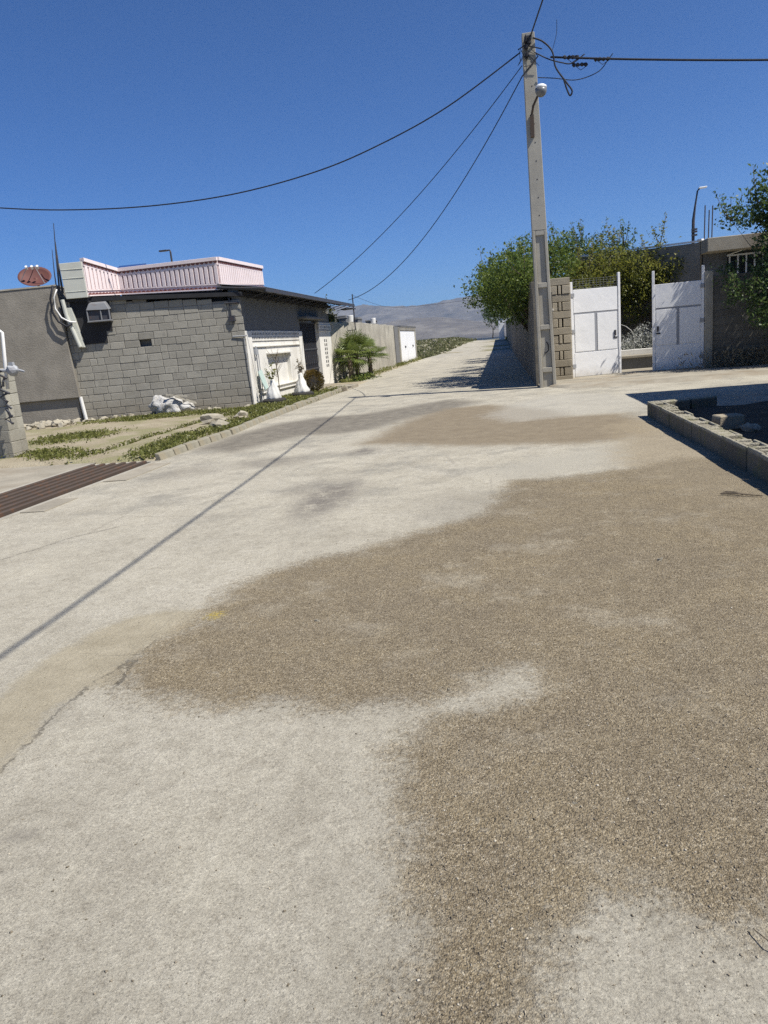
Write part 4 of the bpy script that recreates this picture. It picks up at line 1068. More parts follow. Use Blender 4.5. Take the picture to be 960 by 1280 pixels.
def palm(x, y, hh, n, rad, lab, seed):
    e = tag(empty('fan_palm', (x, y, 0)), lab, 'palm', 'fan palms by the long wall')
    mb = MB(); ring = []
    for i in range(14):
        z_ = hh*i/13; ring.append((.10-.02*i/13+.025*(i % 2), z_))
    mb.lathe(ring, (x, y, 0), 12); mb.build('trunk', M['bark'], e)
    rr = random.Random(seed); V, F, K = [], [], []; st_ = MB()
    for i in range(n):
        a_ = i*2.4+rr.uniform(-.2, .2); el_ = rr.uniform(-.15, 1.35) if i > n*.3 else rr.uniform(-.7, .2)
        d_ = Vector((math.cos(a_)*math.cos(el_), math.sin(a_)*math.cos(el_), math.sin(el_)))
        p0 = Vector((x, y, hh)); p1 = p0+d_*rad*.5
        st_.tube([p0, p1], [.014, .008], 4)
        side = d_.cross(Vector((0, 0, 1)));  side = side.normalized() if side.length > .05 else Vector((1, 0, 0))
        upv = side.cross(d_).normalized(); tone = rr.random()
        ns = 17
        for k in range(ns):
            th = (k/(ns-1)-.5)*3.6
            dd = (d_*math.cos(th)+side*math.sin(th)).normalized()
            wv = (dd.cross(upv)).normalized()*.023; ln = rad*.55*(1-.25*abs(th)/1.8)*rr.uniform(.85, 1.1)
            q1 = p1+dd*ln*.6+upv*.03; q2 = p1+dd*ln-Vector((0, 0, .12*ln))
            b_ = len(V)
            V += [p1, q1+wv, q2, q1-wv]; F.append((b_, b_+1, b_+2, b_+3)); K.append(min(1, max(0, tone*.6+rr.random()*.4+(-.3 if el_ < 0 else 0))))
    st_.build('petiole', LEAF['palm'], e)
    raw_mesh('frond', np.array([tuple(q) for q in V]), np.array(F), LEAF['palm'], e, rnd=K)
palm(-6.35, 33.2, 1.15, 44, 1.2, 'tallest fan palm with green crown against the long pale wall', 3)
palm(-6.0, 34.6, 1.0, 30, 1.05, 'right hand lower fan palm leaning out over the roadside', 5)
palm(-6.5, 32.45, 1.05, 26, .9, 'slimmer fan palm half hidden beside the tallest palm', 9)
# scrub at palm feet
rg = np.random.default_rng(4); q = np.column_stack([rg.normal(-6.3, .3, 900), rg.normal(33.2, .8, 900), rg.random(900)**1.5*.28])
tag(leaves('shrub', q, .09, LEAF['citrus'], seed=2, loc=(-6.3, 33.2, 0)), 'low dark shrub at the foot of the fan palms', 'shrub')
# culvert opening in the kerb
cv = tag(empty('culvert', (-5.6, 26.2, 0)), 'concrete culvert with dark opening in the kerb line near the bush', 'culvert')
mb = MB(); mb.box(-6.05, -5.35, 25.7, 25.85, -.1, .14); mb.box(-6.05, -5.35, 26.65, 27.9, -.1, .12); mb.box(-6.05, -5.92, 25.85, 26.65, -.1, .14); mb.box(-5.44, -5.35, 25.85, 26.65, -.1, .04)
mb.build('surround', M['slab'], cv, bevel=.01)
mb = MB(); mb.box(-5.92, -5.44, 25.85, 26.65, -.02, .012); mb.build('opening', M['soil'], cv)

# ------------------------------------------------------------------ long wall, gate and roof blocks beyond
lw = tag(empty('long_wall', (-7, 41, 0)), 'long pale rough plastered wall with uneven top along the left of the street', 'wall')
vs, fs, nseg = [], [], 60
for i in range(nseg+1):
    yy = 32.17+17.43*i/nseg; top = 2.58+.05*noise.noise(Vector((yy*1.1, 0, 0)))+.03*noise.noise(Vector((yy*4, 2, 0)))-.03*i/nseg
    xo = -6.75-.42*max(0, 1-i/8)**1.3+.02*noise.noise(Vector((yy*.9, 5, 1)))
    vs += [(xo, yy, -.2), (xo, yy, 1.2), (xo-.01, yy, top), (xo-.25, yy, top+.02), (xo-.25, yy, -.2)]
for i in range(nseg):
    a_ = i*5
    fs += [(a_, a_+5, a_+6, a_+1), (a_+1, a_+6, a_+7, a_+2), (a_+2, a_+7, a_+8, a_+3), (a_+3, a_+8, a_+9, a_+4)]
mb = MB(); mb.add(vs, fs); mb.add([vs[0], vs[1], vs[2], vs[3], vs[4]], [(0, 1, 2, 3, 4)]); mb.add(vs[-5:], [(4, 3, 2, 1, 0)])
mb.build('wall', M['plaster_pale'], lw)
mb = MB(); mb.box(-6.80, -6.70, 48.9, 50.6, -.1, 2.5); mb.build('dark_recess', M['dark_plaster'], lw)
gg = tag(empty('garage_gate', (-6.7, 55, 0)), 'white double metal gate under a grey lintel at the end of the long wall', 'gate')
for y0, y1 in ((51.1, 54.9), (54.97, 60.0)):
    mb = MB(); mb.box(-6.72, -6.66, y0, y1, .06, 2.22); 
    for k in range(6): mb.box(-6.665, -6.65, y0+.1+(y1-y0-.3)*k/5.5, y0+.16+(y1-y0-.3)*k/5.5, .1, 2.18)
    lf = mb.build('gate_leaf', M['white'], gg)
    mb = MB(); mb.box(-6.65, -6.58, y0+(y1-y0)*.62, y0+(y1-y0)*.62+.12, 1.05, 1.2); mb.build('handle', M['iron'], lf)
mb = MB(); mb.box(-6.95, -6.6, 50.6, 60.5, 2.26, 2.44); mb.build('lintel', M['concrete'], gg, bevel=.01)
for yy in (50.6, 60.02):
    mb = MB(); mb.box(-6.9, -6.62, yy, yy+.48, -.1, 2.26); mb.build('post', M['plaster_pale'], gg)
mb = MB()
for i in range(18): mb.box(-7.0, -6.5, 50.7+i*.54, 50.95+i*.54, 2.44, 2.56)
mb.build('coping', M['dark_plaster'], gg)
for (yy, l_, lb) in ((34.2, .75, 'first dark block column stub standing above the long pale wall'), (37.0, 1.0, 'second dark stub above the long pale wall'), (40.2, 1.1, 'third dark stub above the long pale wall'), (45.3, 1.25, 'fourth and furthest dark stub above the long pale wall')):
    mb = MB(); mb.box(-7.9, -7.4, yy, yy+l_, 0, 3.02+.02*(yy-34)*0-.008*(yy-34)); mb.box(-7.93, -7.37, yy-.03, yy+l_+.03, 2.85, 2.9)
    tag(mb.build('column_stub', M['dark_plaster'], None, bevel=.01), lb, 'column stub', 'stubs above the long wall')
for i, (yy, lb) in enumerate(((35.3, 'white can standing between the stubs above the long wall'), (41.8, 'small white bucket above the far part of the long wall'))):
    mb = MB(); mb.lathe([(.13, 0), (.15, .28), (.14, .30), (.12, .3)], (-6.86, yy, 2.6), 14); tag(mb.build('bucket', M['whitepipe'], None), lb, 'bucket', 'buckets on the long wall')
tree('small yellow-green tree behind the far end of the block house', (-8.2, 33.2, 0), [(-8.2, 33.4, 2.7, .7, .7, .75), (-7.7, 33.9, 2.9, .5, .5, .45)], 2600, .09, LEAF['citrus_y'], 21, trunk_r=.06, shoots=5)

# ------------------------------------------------------------------ far field
rg = np.random.default_rng(17); n_ = 46000
fx = rg.uniform(-16, 1.5, n_); fy = 62 + 60*rg.random(n_)**1.2
k = (wob(fx, fy, .8, 2.)+.5*wob(fx, fy, 2.1, 5.)+rg.normal(0, .35, n_) > -.05) & ((fx < XL(fy)-.1) | (fx > XR(fy)+.1))
fx, fy = fx[k], fy[k]
fz = ground_h(fx, fy) + rg.random(len(fx))**2*.35
tag(leaves('field_weeds', np.column_stack([fx, fy, fz]), .2, LEAF['field'], seed=6, up=.7), 'green and straw coloured weeds covering the rough field', 'weeds', kind='stuff')
V, F, K = [], [], []; mb = MB(); rr = random.Random(3)
for i in range(260):
    y_ = 63+55*rr.random()**1.2; x_ = rr.uniform(-15, -5.2); s = rr.uniform(.08, .32)
    mb.rock((x_, y_, float(ground_h(np.array(x_), np.array(y_)))+s*.2), (s, s*.8, s*.6), i, 1, .35, freq=1.7)
tag(mb.build('field_rubble', M['rubble'], None, recenter=False), 'pale rocks strewn through the weedy field', 'rocks', kind='stuff')
fp = tag(empty('white_pillar', (.2, 113, .6)), 'small white gate pillar with dark cap at the far end of the right wall', 'pillar')
mb = MB(); mb.box(-.15, .62, 112.6, 113.4, 0, 3.6); mb.build('shaft', M['white'], fp, bevel=.02)
mb = MB(); mb.box(-.22, .69, 112.5, 113.5, 3.602, 3.76); mb.build('cap', M['dark_plaster'], fp, bevel=.02)
tree('faint grey-green tree far beyond the right wall', (-1.2, 124, .8), [(-1.4, 124, 4.6, 1.6, 1.6, 2.0), (-.4, 124, 3.4, 1.2, 1.2, 1.4)], 2600, .2, LEAF['citrus_b'], 31, trunk_r=.08, shoots=8)

# ------------------------------------------------------------------ right street wall, pillar, pole
rw = tag(empty('street_wall', (1, 40, 0)), 'shaded grey block wall running along the right side of the street', 'wall')
mb = MB()
yv = [21.1, 60, 72, 84, 96, 108, 114]
for ya_, yb_ in zip(yv[:-1], yv[1:]):
    ra, rb = float(rise(np.array(.9), np.array(ya_))), float(rise(np.array(.9), np.array(yb_)))
    mb.hexa([(.9, ya_, ra-.3), (1.12, ya_, ra-.3), (1.12, yb_, rb-.3), (.9, yb_, rb-.3)], [(.9, ya_, 2.56+ra), (1.12, ya_, 2.56+ra), (1.12, yb_, 2.56+rb), (.9, yb_, 2.56+rb)])
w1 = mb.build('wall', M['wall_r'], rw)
mb = MB(); mb.box(.9, 1.4, 20.75, 21.1, -.2, 2.42); mb.build('end_pier', M['wall_r'], rw)
mb = MB()
for i in range(24): mb.box(.88, 1.14, 21.3+i*1.62, 21.7+i*1.62+rr.random()*.7, 2.562, 2.562+.08+.45*rr.random()**1.5)
mb.build('coping_block', M['wall_r'], rw, bevel=.01)
bp = tag(empty('gate_pillar', (1.65, 21.6, 0)), 'sunlit tan block pillar with open cells between the power pole and white gate', 'pillar')
a_, b_ = MB(), MB(); z0 = 0.; row = 0; rr = random.Random(8)
while z0 < 2.62:
    hgt = .2 if row % 2 == 0 else .235
    if row % 2 == 0:
        a_.box(1.36+rr.uniform(-.01, .01), 1.92+rr.uniform(-.01, .01), 21.45+rr.uniform(-.008, .008), 21.95, z0, z0+hgt-.014, rr.random())
    else:
        for x0, x1 in ((1.37, 1.57), (1.60, 1.675), (1.71, 1.92)): a_.box(x0+rr.uniform(-.006, .006), x1, 21.45+rr.uniform(-.008, .008), 21.95, z0, z0+hgt-.016, rr.random())
        if row % 4 == 1: a_.box(1.57, 1.60, 21.475, 21.95, z0, z0+hgt*.45, rr.random())
    z0 += hgt; row += 1
a_.build('block_course', M['block_tan'], bp, bevel=.008)
b_.box(1.40, 1.90, 21.75, 21.97, 0, 2.6); b_.build('core', M['mortar'], bp)
mb = MB(); mb.rock((1.40, 21.4, 1.98), (.06, .06, .07), 1, 2, .1); tag(mb.build('lamp_bulb', M['lampglass'], None, smooth=True), 'little white bulb fixed to the tan block pillar', 'lamp')

# power pole: solid above, ladder recesses below
pole = tag(empty('power_pole', (1.18, 20.2, 0)), 'tall tapering concrete power pole with recessed ladder panels at the street corner', 'power pole')
PX0, PY0 = 1.17, 20.2
def pc(z): return PX0-.155*z/8.36, PY0
def hw(z): return .212-.064*z/8.36
def hd(z): return .17-.055*z/8.36
shaft = MB()
def pseg(z0, z1, xa_, xb_, ya_, yb_):        # fractions of the half widths
    q = []
    for z_ in (z0, z1):
        cx, cy = pc(z_); w_, d_ = hw(z_), hd(z_)
        q.append([(cx+xa_*w_, cy+ya_*d_, z_), (cx+xb_*w_, cy+ya_*d_, z_), (cx+xb_*w_, cy+yb_*d_, z_), (cx+xa_*w_, cy+yb_*d_, z_)])
    shaft.hexa(q[0], q[1], .5)
pseg(-.4, 8.36, -1, -.62, -1, 1) if False else None
REC = [(.02, .40), (.52, 1.48), (1.60, 2.52), (2.64, 3.78)]
pseg(3.9, 8.36, -1, 1, -1, 1)
pseg(-.4, 3.9, -1, -.60, -1, 1); pseg(-.4, 3.9, .60, 1, -1, 1)
pseg(-.4, 3.9, -.598, .598, -.66, .6)
zprev = -.4
for (z0, z1) in REC + [(3.9, 3.9)]:
    if z0 > zprev: pseg(zprev, z0, -.598, .598, -.97, -.662)
    zprev = z1
sh = shaft.build('shaft', M['pole'], pole, bevel=.012, bseg=2)
mb = MB()
for z_ in np.arange(4.25, 8.0, .42):
    cx, cy = pc(z_); mb.tube([(cx+.02, cy-hd(z_)-.003, z_), (cx+.02, cy-hd(z_)+.02, z_)], .016, 8)
mb.build('step_hole', M['iron'], sh)
cx, cy = pc(.95); mb = MB(); mb.tube([(cx-.02, cy-.06, 1.25), (cx+.05, cy-.13, 1.1), (cx+.06, cy-.1, .95), (cx-.02, cy-.12, .88), (cx-.05, cy-.08, .98)], .014, 6)
mb.build('wire_loop', M['cable'], pole)
cx, cy = pc(8.0); yf = cy-hd(8)
mb = MB()
for i in range(9):
    rr = random.Random(i); mb.rock((cx-.03+rr.uniform(-.07, .07), yf-.06, 8.02+rr.uniform(-.22, .22)), (.05, .06, .08), i, 1, .3)
mb.tube([(cx-.25, yf+.1, 8.05), (cx-.1, yf-.05, 8.08), (cx+.3, yf-.04, 7.95)], .014, 5)
for i in range(7):
    rr = random.Random(i+40); mb.tube([(cx-.05, yf-.06, 7.95), (cx+rr.uniform(-.25, .25), yf-.1, 7.9+rr.uniform(-.3, .2)), (cx+rr.uniform(-.3, .3), yf-.05, 7.8+rr.uniform(-.3, .25))], .008, 4)
mb.build('connector', M['cable'], pole)
cx, cy = pc(7.6); mb = MB(); mb.tube([(cx-.2, cy-hd(7.6)-.01, 7.42), (cx+.2, cy-hd(7.6)-.01, 7.82)], .016, 5); mb.build('strap', M['iron'], pole)
cx, cy = pc(6.8)
pl = tag(empty('pole_lamp', (cx+.1, cy-.25, 6.9)), 'round white topped lamp bracketed to the upper power pole', 'lamp')
mb = MB(); mb.lathe([(.016, .14), (.08, .125), (.13, .09), (.14, .05), (.136, .045)][::-1], (cx+.20, cy-.45, 6.98), 22); mb.build('cap', M['lampglass'], pl, smooth=True)
mb = MB(); mb.lathe([(.05, -.14), (.10, -.105), (.132, -.04), (.138, .04)], (cx+.20, cy-.45, 6.98), 22); mb.build('bowl', M['bowl'], pl, smooth=True)
mb = MB(); mb.tube([(cx+.16, cy-.40, 6.95), (cx+.02, cy-.25, 6.72), (cx-.02, cy-.15, 6.55), (cx-.02, cy-.15, 6.05)], .028, 6); mb.cbox((cx-.02, cy-.16, 6.3), (.09, .05, .5)); mb.build('bracket', M['rust'], pl)
# rust run below the bracket
# cables
def cab(pts, r_, lab, grp='overhead cables on the power pole', n=18, nm='cable'):
    pts = [Vector(p) for p in pts]; out = []
    for i in range(len(pts)-1):
        p0 = pts[max(i-1, 0)]; p1 = pts[i]; p2 = pts[i+1]; p3 = pts[min(i+2, len(pts)-1)]
        for k in range(n):
            t_ = k/n
            out.append(.5*((2*p1)+(p2-p0)*t_+(2*p0-5*p1+4*p2-p3)*t_*t_+(3*p1-p0-3*p2+p3)*t_**3))
    out.append(pts[-1])
    mb = MB(); mb.tube(out, r_, 6)
    return tag(mb.build(nm, M['cable'], None, smooth=True), lab, 'cable', grp)
tx, ty = pc(8.2)
def sag(a_, b_, s, n=14):
    a_, b_ = Vector(a_), Vector(b_); return [a_.lerp(b_, i/n)-Vector((0, 0, 4*s*(i/n)*(1-i/n))) for i in range(n+1)]
cab(sag((tx+.05, ty-.2, 8.25), (3.14, -7.5, 8.4), .35), .017, 'thick twisted cable leaving the pole top over the road', n=2)
cab([(.82, 20.2, 7.99), (-.98, 20.2, 7.04), (-2.64, 20.2, 6.42), (-4.35, 20.2, 5.97), (-6.55, 20.2, 5.68), (-8.81, 20.2, 5.63), (-11.13, 20.2, 5.77), (-13.49, 20.2, 6.08), (-18, 20.2, 6.9)], .016, 'long sagging wire crossing above the houses to the left', n=8)
cab(sag((.85, 20.2, 7.70), (-6.55, 27.4, 3.48), .42), .011, 'thin wire running down to the middle of the dark awning', n=2)
cab(sag((.85, 20.2, 7.48), (-6.42, 33.0, 3.46), 1.0), .013, 'sagging wire running down to the far end of the dark awning', n=2)
cab(sag((tx+.5, 20.15, 7.78), (17, 18.0, 5.55), .28), .023, 'thick bundled cable running off to the right above the gate', n=2)
cab([(tx+.1, ty-.2, 8.2), (1.35, 20.1, 8.12), (1.55, 20.0, 7.85), (1.62, 20.0, 7.5), (1.85, 20, 7.15), (1.98, 20, 6.95), (1.93, 20, 6.85), (1.86, 20, 7.0), (1.8, 20, 7.2)], .02, 'looped cable tail hanging right of the pole top')
cab([(1.2, 20.05, 7.35), (1.6, 20.05, 7.28), (2.1, 20.05, 7.18), (2.6, 20.1, 7.3), (2.85, 20.15, 7.55), (2.95, 20.15, 7.66)], .010, 'thin slack wire looping under the thick right-hand cable')
cab([(1.15, 20.05, 7.9), (1.45, 20.05, 7.72), (1.75, 20.05, 7.6), (2.0, 20.05, 7.55), (2.3, 20.1, 7.72)], .014, 'short frayed wire between pole and cable clamps')
cab([(1.55, 20.0, 7.85), (1.66, 20, 8.2), (1.68, 20, 8.5)], .006, 'stray wire end sticking up beside the pole top')
for i, (x, z_, lb) in enumerate(((1.85, 7.71, 'first dark clamp on the thick right-hand cable next to the pole'), (2.55, 7.57, 'second dark clamp further along the thick right-hand cable'), (2.05, 7.52, 'dark clamp hanging on the short frayed wire'))):
    mb = MB()
    for k in range(4): mb.rock((x+k*.09, 20.09, z_-.03*k*.3), (.055, .05, .05), k+i*5, 1, .25)
    mb.tube([(x, 20.09, z_), (x+.15, 20.06, z_-.14), (x+.3, 20.09, z_-.06)], .008, 4)
    tag(mb.build('cable_clamp', M['cable'], None), lb, 'cable clamp', 'clamps on the cables')
cab([(-6.4, 33.9, 3.70), (-5.04, 34.2, 3.10), (-3.6, 34.5, 2.99), (-2.18, 35, 3.03), (-.6, 36, 3.15), (1.0, 38, 3.4)], .006, 'thin pale wire strung low across the street behind the awning', n=8)

# ------------------------------------------------------------------ right side: pavement, gate, wall, yard
xa = np.concatenate([np.linspace(.95, 9.5, 70)]); ya = np.linspace(0, 1, 26)
Xp, Up = np.meshgrid(xa, ya)
y_front = 18.75 + .28*wob(Xp, Xp*0, 1.6, 1.) + np.interp(Xp, [.9, 1.6, 2.5, 9.5], [1.6, .5, 0, -.3])
Yp = y_front*(1-Up) + 22.4*Up
Zp = -.01 + .075*smooth(Up/.10) + .03*Up + .01*wob(Xp, Yp, 1.7, 4.)
pv_ = raw_mesh('pavement', np.stack([Xp.ravel(), Yp.ravel(), Zp.ravel()], 1), grid_faces(26, 70), M['slab'], smooth=True)
tag(pv_, 'uneven tan cement apron in front of the white gate', kind='structure')
mb = MB(); mb.box(1.1, 12, 22.4, 40, -.2, .06); tag(mb.build('yard', M['slab'], None, recenter=False), 'cement yard behind the white gate', kind='structure')
gate = tag(empty('white_gate', (3.7, 21.9, .1)), 'white two-leaf metal gate standing ajar with tall corner posts', 'gate')
def leaf(p0, p1, z0, z1, tl, tr, sl_top):
    p0, p1 = Vector((p0[0], p0[1], 0)), Vector((p1[0], p1[1], 0)); d_ = p1-p0; L = d_.length; d_.normalize(); n_ = Vector((d_.y, -d_.x, 0))
    if n_.y > 0: n_ = -n_
    def bx(mb, s0, s1, za, zb, o0, o1): mb.obox(p0+d_*s0+n_*o0+Vector((0, 0, za)), d_*(s1-s0), n_*(o1-o0), (0, 0, zb-za))
    mb = MB(); bx(mb, .03, L-.03, z0, z1, -.02, .0)
    zt = z1-.62; zb = z0+.66
    bx(mb, .05, L-.05, zt+.0, z1-.002, .0, .014); bx(mb, .05, L-.05, z0+.002, zb, .0, .014)
    bx(mb, .07, L*.47, zb+.03, zt-.05, .0, .018); bx(mb, L*.53, L-.07, zb+.03, zt-.05, .0, .018)
    lf = mb.build('gate_leaf', M['white'], gate, bevel=.004)
    g_ = MB(); bx(g_, .05, L-.05, zt-.048, zt-.002, .0, .006); bx(g_, L*.472, L*.528, zb+.002, zt-.05, .0, .006)
    g_.build('groove', M['groove'], lf)
    ps = MB(); bx(ps, -.035, .03, z0-.06, z0+tl, -.04, .03); ps.build('corner_post', M['white'], lf, bevel=.006)
    ps = MB(); bx(ps, L-.03, L+.035, z0-.06, z0+tr, -.04, .03); ps.build('corner_post', M['white'], lf, bevel=.006)
    hw_ = MB()
    for zh in (z0+.25, z0+1.2, z1-.2):
        s0 = -.03 if p0.x < 3 else L-.07
        bx(hw_, s0, s0+.10, zh, zh+.11, .031, .045)
    hw_.build('hinge', M['greymetal'], lf, bevel=.004)
    hd_ = MB(); s0 = L-.16 if p0.x < 3 else .08
    bx(hd_, s0, s0+.05, z0+1.05, z0+1.2, .015, .055); bx(hd_, s0-.02, s0+.09, z0+.98, z0+1.02, .015, .035)
    hd_.build('latch', M['iron'], lf, bevel=.004)
    return lf
leaf((1.985, 21.86), (3.30, 22.24), .1, 2.47, 2.58, 2.74, 0)
leaf((4.17, 21.97), (5.42, 21.86), .1, 2.40, 2.66, 2.68, 0)
mb = MB()                                           # wire mesh above the left leaf
for i in range(14): mb.tube([(2.03+i*.095, 21.87+i*.0275, 2.45), (2.03+i*.095, 21.87+i*.0275, 2.74)], .003, 3)
for i in range(5): mb.tube([(2.0, 21.865, 2.5+i*.06), (3.29, 22.24, 2.5+i*.06)], .003, 3)
mb.build('wire_mesh', M['greymetal'], gate)
bw = tag(empty('boundary_wall', (8, 22, 0)), 'dark shaded block wall right of the white gate', 'wall')
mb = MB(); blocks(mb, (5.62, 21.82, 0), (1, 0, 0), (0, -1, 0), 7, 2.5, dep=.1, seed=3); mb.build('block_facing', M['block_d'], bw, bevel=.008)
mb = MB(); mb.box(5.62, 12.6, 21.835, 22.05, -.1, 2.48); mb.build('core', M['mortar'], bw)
mb = MB(); mb.box(5.46, 5.66, 21.76, 22.0, -.1, 2.62); mb.build('gate_pier', M['concrete'], bw, bevel=.01)
# yard things
yk_ = tag(empty('planter_bed', (4, 24.5, 0)), 'long raised planter bed with dark face and pale cement coping inside the yard', 'planter')
mb = MB(); mb.box(1.3, 6.1, 24.25, 25.8, .05, .39); mb.build('wall', M['dark_plaster'], yk_)
mb = MB(); mb.box(1.28, 6.12, 24.17, 24.75, .392, .47); mb.build('coping', M['slab'], yk_, bevel=.012)
mb = MB(); mb.box(1.3, 6.1, 24.76, 24.92, .395, .63); mb.build('white_ledge', M['white_wall'], yk_, bevel=.012)
rg = np.random.default_rng(5); n_ = 15000
q = np.column_stack([rg.uniform(1.6, 6, n_), rg.uniform(24.8, 25.7, n_), .42+rg.random(n_)**1.3*.85]); q[:, 2] = .42+(q[:, 2]-.42)*(.8+.5*np.clip(wob(q[:, 0]*2, q[:, 1]*2, 1.7), -.5, 1))
tag(leaves('blossom_shrub', q, .05, LEAF['white'], seed=9, loc=(4.0, 25.2, .4)), 'white flowering shrub filling the raised planter behind the gate', 'shrub')
n_ = 9000
q = np.column_stack([rg.uniform(1.6, 6.6, n_), 28.4+rg.normal(0, .3, n_), rg.random(n_)*2.1+.15])
tag(leaves('hedge', q, .10, LEAF['citrus'], seed=10, rnd=rg.random(n_)*.7, loc=(4.1, 28.4, 0)), 'dark green hedge across the yard behind the gate', 'hedge')
mb = MB(); mb.tube([(4.15, 24.9, .5), (4.12, 24.8, 1.05), (4.02, 24.7, 1.22), (3.86, 24.7, 1.36), (3.72, 24.7, 1.42)], [.004, .004, .007, .007, .005], 5)
tag(mb.build('pipe_end', M['whitepipe'], None), 'thin bent white pipe in the yard gap between gate leaves', 'pipe')

tree('dense green citrus tree overhanging the street behind the power pole', (1.55, 26, 0), [(.35, 26, 3.15, 1.1, 1.2, .95), (1.2, 26.3, 3.5, 1.1, 1.1, 1.0), (-.35, 25.6, 3.05, .65, .7, .75), (1.0, 25, 2.4, 1.0, .9, .8), (.8, 23.2, 2.75, .55, .9, .35), (.75, 22.3, 2.95, .5, .6, .5), (.4, 23.2, 3.2, .75, .8, .65), (.5, 24.2, 2.6, .6, .8, .5), (-.05, 24.4, 2.95, .6, .9, .5), (-.05, 28.2, 2.9, .7, 1., .6), (.1, 27.5, 2.7, .8, .9, .7), (1.9, 26.2, 3.75, .8, .8, .75)], 24000, .085, LEAF['citrus'], 41, 'citrus trees behind the white gate', .11, 26, .42, .14)
tree('dark leafy tree leaning over the street wall beyond the first citrus tree', (1.9, 33, 0), [(.9, 33, 3.1, 1.2, 1.4, .8), (1.9, 33.4, 3.3, 1.0, 1.2, .9), (.2, 32.2, 2.9, .6, .8, .5), (.7, 30, 2.8, .8, 1.0, .6), (.3, 36, 2.8, .7, 1.1, .5)], 8000, .10, LEAF['citrus'], 51, 'trees along the street wall', .1, 14, .4, .16)
tree('farthest dark tree leaning over the street wall', (1.8, 44, 0), [(1.0, 44, 3.2, 1.3, 1.6, .9), (.6, 41, 2.9, .9, 1.2, .6), (.5, 48, 3.0, 1.0, 1.3, .7)], 5500, .12, LEAF['citrus'], 52, 'trees along the street wall', .1, 14, .4, .18)
tree('yellow-green citrus tree in the middle above the left gate leaf', (3.1, 26.8, 0), [(2.9, 26.6, 2.9, 1.0, .9, .95), (3.6, 26.9, 3.0, .9, .9, .9), (2.3, 26.4, 2.3, .8, .8, .9), (3.6, 26.8, 2.2, .9, .7, .8), (3.8, 27.2, 3.7, .55, .5, .6)], 11000, .085, LEAF['citrus_y'], 42, 'citrus trees behind the white gate', .10, 24, .5, .14)
tree('yellow-green citrus tree above the gap between the gate leaves', (4.7, 26.6, 0), [(4.6, 26.6, 2.8, .8, .8, .85), (5.1, 26.4, 2.6, .6, .7, .7), (4.5, 26.6, 2.2, .7, .6, .6), (5.15, 26.5, 3.25, .5, .5, .45), (5.25, 26.5, 3.85, .22, .2, .35), (5.45, 26.2, 2.75, .45, .5, .5), (5.85, 26, 3.0, .28, .3, .35)], 6500, .085, LEAF['citrus_y'], 43, 'citrus trees behind the white gate', .09, 9, .55, .14)
tree('blue-green sparse tree behind the yellow-green citrus trees', (3.9, 29.5, 0), [(3.3, 29.5, 4.0, .9, .8, .75), (4.6, 29.5, 4.1, .5, .6, .6), (2.3, 29.3, 4.1, .8, .7, .6)], 3800, .09, LEAF['citrus_b'], 44, 'citrus trees behind the white gate', .09, 20, .6, .16)
tree('broad dark tree overhanging the wall at the right edge', (7.4, 20.9, 0), [(6.95, 21.0, 3.75, .75, .8, .85), (7.0, 20.9, 2.75, .72, .8, .75), (6.6, 20.6, 1.75, .75, .6, .75), (7.5, 21, 4.3, .9, .9, .7), (8.3, 21, 3.5, 1.1, 1.1, 1.1), (7.4, 20.4, 1.5, .8, .7, .7), (5.85, 20.9, 3.72, .28, .3, .28), (6.05, 21.5, 2.45, .3, .25, .3), (6.62, 21.3, 3.95, .48, .4, .45), (5.95, 20.5, 1.95, .26, .26, .26), (9.4, 20.3, 3.1, 1.3, 1.1, 1.2), (9.0, 19.9, 1.9, 1.1, 1.0, 1.0), (10.8, 19.8, 2.8, 1.2, 1.1, 1.2)], 34000, .09, LEAF['citrus_b'], 45, None, .12, 26, .5, .14)  # far right crown blobs are out of view, added to shade the boundary wall
# tufts under the right wall
rg = np.random.default_rng(12); q = np.column_stack([rg.normal(6.6, .8, 1600), 21.45+rg.normal(0, .15, 1600), .08+rg.random(1600)**2*.45])
tag(leaves('dry_tuft', q, .12, LEAF['dry'], seed=3, aspect=.18, up=1.5, loc=(6.6, 21.4, .05)), 'dry straw coloured tuft at the foot of the dark wall', 'grass tuft')

# house behind on the right
hr = tag(empty('flat_roof_house', (7, 27, 0)), 'grey flat roofed house with white barred window behind the right wall', 'house')
mb = MB(); mb.hexa([(6.3, 25.4, 0), (13, 25.4, 0), (13, 32, 0), (6.3, 32, 0)], [(6.3, 25.4, 3.3), (13, 25.4, 3.3), (13, 32, 3.3), (6.3, 32, 3.3)])
mb.build('wall', M['dark_plaster'], hr)
mb = MB(); mb.hexa([(6.2, 25.35, 0), (6.29, 25.45, 0), (6.29, 31, 0), (2.5, 29.6, 0), (2.5, 29.3, 0)], [(6.2, 25.35, 3.66), (6.29, 25.45, 3.66), (6.29, 31, 3.9), (2.5, 29.6, 3.9), (2.5, 29.3, 3.9)])
mb.build('side_wall', M['plaster'], hr)
mb = MB(); mb.box(6.22, 13.2, 24.6, 32.1, 3.302, 3.70); mb.build('roof', M['slab'], hr, bevel=.015)
mb = MB(); mb.obox((6.2, 25.2, 3.705), (-.1, .12, 0), (.1, .1, 0), (0, 0, .05)); mb.obox((6.25, 25.3, 3.68), (-3.8, 3.95, .24), (.08, .08, 0), (0, 0, .05)); mb.build('roof_flashing', M['white'], hr)
mb = MB(); mb.box(7.0, 8.5, 25.36, 25.395, 2.5, 3.24); wf = mb.build('window', M['glass'], hr)
mb = MB()
for i in range(7): mb.box(7.02+i*.24, 7.06+i*.24, 25.27, 25.30, 2.5, 3.2)
